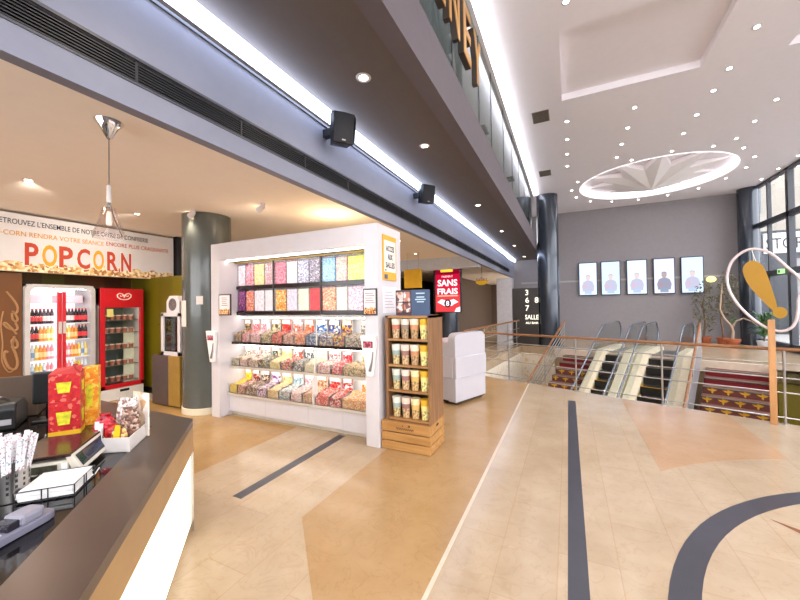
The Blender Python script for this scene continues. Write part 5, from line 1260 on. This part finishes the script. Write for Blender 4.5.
popbox('popcorn_box', (-2.832, .957, ZK+.206), brz, .145, .12, .17, RC_[::-1], 'upper red popcorn carton with open flaps, on top of another carton', 1, 0)
popbox('popcorn_box', (-2.90, 1.145, ZK), brz, .08, .10, .385, [(236, 150, 30), (244, 176, 50), (230, 130, 24), (250, 206, 90)], 'orange carton standing behind the pile of red popcorn cartons', 0, 0)
# tray of sweets bags
t = T('sweets_tray', 'white cardboard tray holding bags of sweets near the end of the counter', 'tray', (-2.3, 1.1, ZK))
tp = [(-2.262, .975), (-2.139, 1.047), (-2.335, 1.245), (-2.50, 1.215), (-2.44, 1.05)]
b = MB(); b.prism(tp, ZK, ZK+.006)
for i in range(len(tp)):
    p, q = Vector(tp[i]), Vector(tp[(i+1) % len(tp)]); n_ = Vector((-(q-p).y, (q-p).x)).normalized()*.004
    b.prism([tuple(p), tuple(q), tuple(q+n_), tuple(p+n_)], ZK, ZK+(.078 if i < 2 else .1))
b.build('carton', mat('tray_white', (220, 212, 206), .6), t)
def bag(c, w, d, h, rz, M, label, neck, seed):
    rr = random.Random(seed)
    t = T('sweets_bag', label, 'bag', (c[0], c[1], ZK+.0065), rz=rz, local=True)
    b = MB(); lv = [(0, .75), (.1, .95), (.35, 1), (.6, .95), (.8, .75), (.93, .4), (1, .55)] if neck else [(0, .8), (.2, 1), (.6, .95), (.9, .8), (1, .75)]
    t_ = bmesh.new(); rings = []
    for zz, s_ in lv:
        rings.append([t_.verts.new((w/2*s_*math.copysign(abs(math.cos(2*PI*k/16))**.7, math.cos(2*PI*k/16))+rr.uniform(-.003, .003), d/2*(s_ if neck else s_*(1-.75*zz))*math.copysign(abs(math.sin(2*PI*k/16))**.7, math.sin(2*PI*k/16))+rr.uniform(-.003, .003), zz*h)) for k in range(16)])
    for a, c_ in zip(rings, rings[1:]):
        for k in range(16): t_.faces.new((a[k], a[(k+1) % 16], c_[(k+1) % 16], c_[k]))
    t_.faces.new(rings[0][::-1]); t_.faces.new(rings[-1])
    b._merge(t_); b.build('pouch', M, t, smooth=True)
    return t, w, d, h
rb = cells('bag_red', [(170, 14, 40), (196, 24, 50), (140, 8, 30), (210, 50, 60), (186, 16, 44)], 55, .2)
t, w, d, h = bag((-2.40, 1.055), .12, .07, .165, .5, rb, 'glossy red bag of sweets with a white ribbon at the left of the cardboard tray', True, 1)
b = MB(); b.box(-.012, .014, -.037, -.034, .05, .12); b.box(-.03, -.008, -.037, -.034, .085, .13); b.build('ribbon', PAPER, t)
t, w, d, h = bag((-2.30, 1.045), .075, .05, .12, .7, cells('bag_crimson', [(180, 24, 30), (206, 60, 50), (150, 14, 24)], 50, .2), 'small crimson bag of sweets in the middle of the cardboard tray', True, 2)
GIN = cells('bag_ginger', [(214, 160, 80), (236, 206, 140), (160, 100, 50), (226, 180, 60), (120, 70, 40)], 60, .3)
t, w, d, h = bag((-2.235, 1.045), .08, .05, .105, .72, GIN, 'clear bag of ginger biscuits with a yellow tag at the front of the cardboard tray', False, 3)
b = MB(); b.prism([(-.02, .05), (.012, .05), (.018, .13), (-.004, .135)], 0, .003, M=Matrix(((1, 0, 0, 0), (0, 0, 1, -.03), (0, 1, 0, 0), (0, 0, 0, 1)))); b.build('tag', mat('tag_yellow', (240, 190, 30), .4), t)
CLR = cells('bag_clear', [(206, 196, 192), (226, 218, 212), (150, 110, 90), (190, 170, 160), (236, 230, 226)], 75, .15)
bag((-2.38, 1.16), .12, .05, .235, .75, CLR, 'tall clear bag with pale sweets at the back of the cardboard tray', False, 4)
bag((-2.285, 1.125), .10, .05, .20, .74, cells('bag_brown', [(120, 84, 66), (150, 110, 90), (90, 60, 50), (190, 160, 140)], 70, .2), 'clear bag of brown sweets at the right of the cardboard tray', False, 5)
b = MB(); b.box(-2.44, -2.28, 1.215, 1.222, ZK+.007, ZK+.26); b.build('picture_card', cells('card_pale', [(236, 226, 214), (226, 206, 180), (210, 170, 130), (240, 236, 230)], 22, .5, bump=0), label='tall pale picture card standing at the back of the cardboard tray', cat='card')
# till things
t = T('receipt_printer', 'black receipt printer with pale labels at the far left of the counter', 'printer', (-3.42, .90, ZK), rz=math.radians(62), local=True)
b = MB(); b.prism([(-.14, 0), (.14, 0), (.14, .12), (.06, .17), (-.12, .17), (-.14, .13)], -.12, .12, M=Matrix(((0, 0, 1, 0), (1, 0, 0, 0), (0, 1, 0, 0), (0, 0, 0, 1))), bev=.01); b.build('housing', BLACK, t)
b = MB(); b.box(-.09, -.01, -.144, -.139, .02, .05); b.box(.0, .1, -.144, -.139, .035, .07); b.build('sticker', mat('sticker_grey', (170, 170, 176), .5), t)
b = MB(); b.tube([(-.09, -.02, .165), (-.06, -.06, .20), (.04, -.06, .20), (.07, -.02, .165)], .008, 8); b.build('handle', STEEL, t, smooth=True)
t = T('till_monitor', 'black back of a till monitor beside the red popcorn cartons', 'monitor', (-3.28, 1.12, ZK), rz=math.radians(52), local=True)
b = MB(); b.box(-.09, .09, -.02, .03, .12, .34, .012); b.build('screen_housing', BLACK, t)
b = MB(); b.cyl((0, .01, .01), (0, .01, .14), .025); b.build('stalk', BLACK, t, smooth=True)
b = MB(); b.box(-.08, .08, -.06, .08, 0, .015, .004); b.build('base', BLACK, t)
t = T('till_keyboard', 'dark brown slanted till top behind the receipt printer', 'till', (-3.72, 1.06, ZK), rz=math.radians(62), local=True)
b = MB(); b.prism([(-.14, 0), (.14, 0), (.14, .2), (-.14, .30)], -.16, .16, M=Matrix(((0, 0, 1, 0), (1, 0, 0, 0), (0, 1, 0, 0), (0, 0, 0, 1))), bev=.008); b.build('housing', mat('till_brown', (84, 66, 52), .5), t)
t = T('cup_lid_stack', 'stack of white cup lids between the till and the monitor', 'lids', (-3.50, 1.24, ZK), local=True)
b = MB()
for k in range(9): b.lathe([(.055, k*.014), (.058, k*.014+.004), (.05, k*.014+.012), (0, k*.014+.012)], n=20)
b.build('lids', PAPER, t)
t = T('bottle_stopper', 'small clear stopper standing behind the wrapped straws', 'stopper', (-2.56, .88, ZK), local=True)
b = MB(); b.lathe([(.018, 0), (.02, .004), (.008, .02), (.007, .04), (.014, .05), (.012, .062), (0, .066)], n=16); b.build('body', mat('stopper_clear', (220, 220, 224), .1, .4), t, smooth=True)
b = MB(); b.box(-2.60, -2.44, .745, .85, ZK+.0005, ZK+.0025, M=None); b.build('receipt_paper', PAPER, label='white paper sheet lying behind the scale on the counter', cat='paper')

# ------------------------------------------------------------------ light
def lamp(kind, loc, e, c=(1, 1, 1), size=.05, rot=None, angle=140, sy=None):
    l = bpy.data.lights.new(kind.lower()+'_light', kind); l.energy = e; l.color = c
    if kind == 'SPOT': l.spot_size = math.radians(angle); l.spot_blend = .9; l.shadow_soft_size = size
    elif kind == 'POINT': l.shadow_soft_size = size
    else:
        l.size = size
        if sy: l.shape = 'RECTANGLE'; l.size_y = sy
    o = bpy.data.objects.new(kind.lower()+'_light', l); COL.objects.link(o); o.location = loc
    if rot: o.rotation_euler = rot
    return o
WARM = (1, .84, .66); NEUT = (1, .95, .92); COOL = (.86, .92, 1)
for x, y in [(.05, 4.93), (.05, 8.22), (.05, 10.04), (1.27, 8.26), (2.49, 8.27), (2.49, 6.62), (1.26, 10.04), (3.72, 10.12), (.34, 13.4), (4.76, 13.0), (3.71, 9.21)]:
    lamp('SPOT', (x, y, ZC-.03), HALL, NEUT, .04)
for x, y, z in [(-1.54, 2.52, 3.5), (-1.55, 3.95, 3.5), (-1.57, 6.83, 3.5), (-1.58, 9.6, 3.5), (-1.54, 1.1, 3.5), (-1.6, 12.2, 3.5)]:
    lamp('SPOT', (x, y, z-.03), SOFF, WARM, .04)
for x, y in [(-3.74, 8.73), (-3.69, 10.32), (-3.3, 6.8), (-4.9, 8.2), (-5.2, 1.6), (-3.4, .5), (-5.0, 5.2), (-6.3, .9), (-5.7, 2.9)]:
    lamp('SPOT', (x, y, ZL-.03), SNACK, WARM if y < 6 else (1, .9, .82), .04)
for x, y in [(-5.7, 2.9), (-5.2, 1.6)]:  # second, tilted spots added only to brighten the banner
    lamp('SPOT', (x, y, ZL-.04), SNACK*.35, (1, .9, .8), .04, Vector((-6.95-x, (2.7-y)*.6, 2.45-ZL)).to_track_quat('-Z', 'Y').to_euler(), 78)
lamp('SPOT', (-3.80, 3.43, ZL-.1), SNACK*.6, WARM, .04, (0, math.radians(20), 0), 100)
lamp('SPOT', (-4.88, 3.14, ZL-.1), SNACK*.4, WARM, .04, None, 100)
lamp('POINT', (-3.2, 4.3, 2.6), 18, (1, .72, .42), .08)
W = bpy.data.worlds.new('daylight'); sc.world = W; W.use_nodes = True
W.node_tree.nodes['Background'].inputs[0].default_value = (.93, .95, 1.0, 1); W.node_tree.nodes['Background'].inputs[1].default_value = WORLD_S
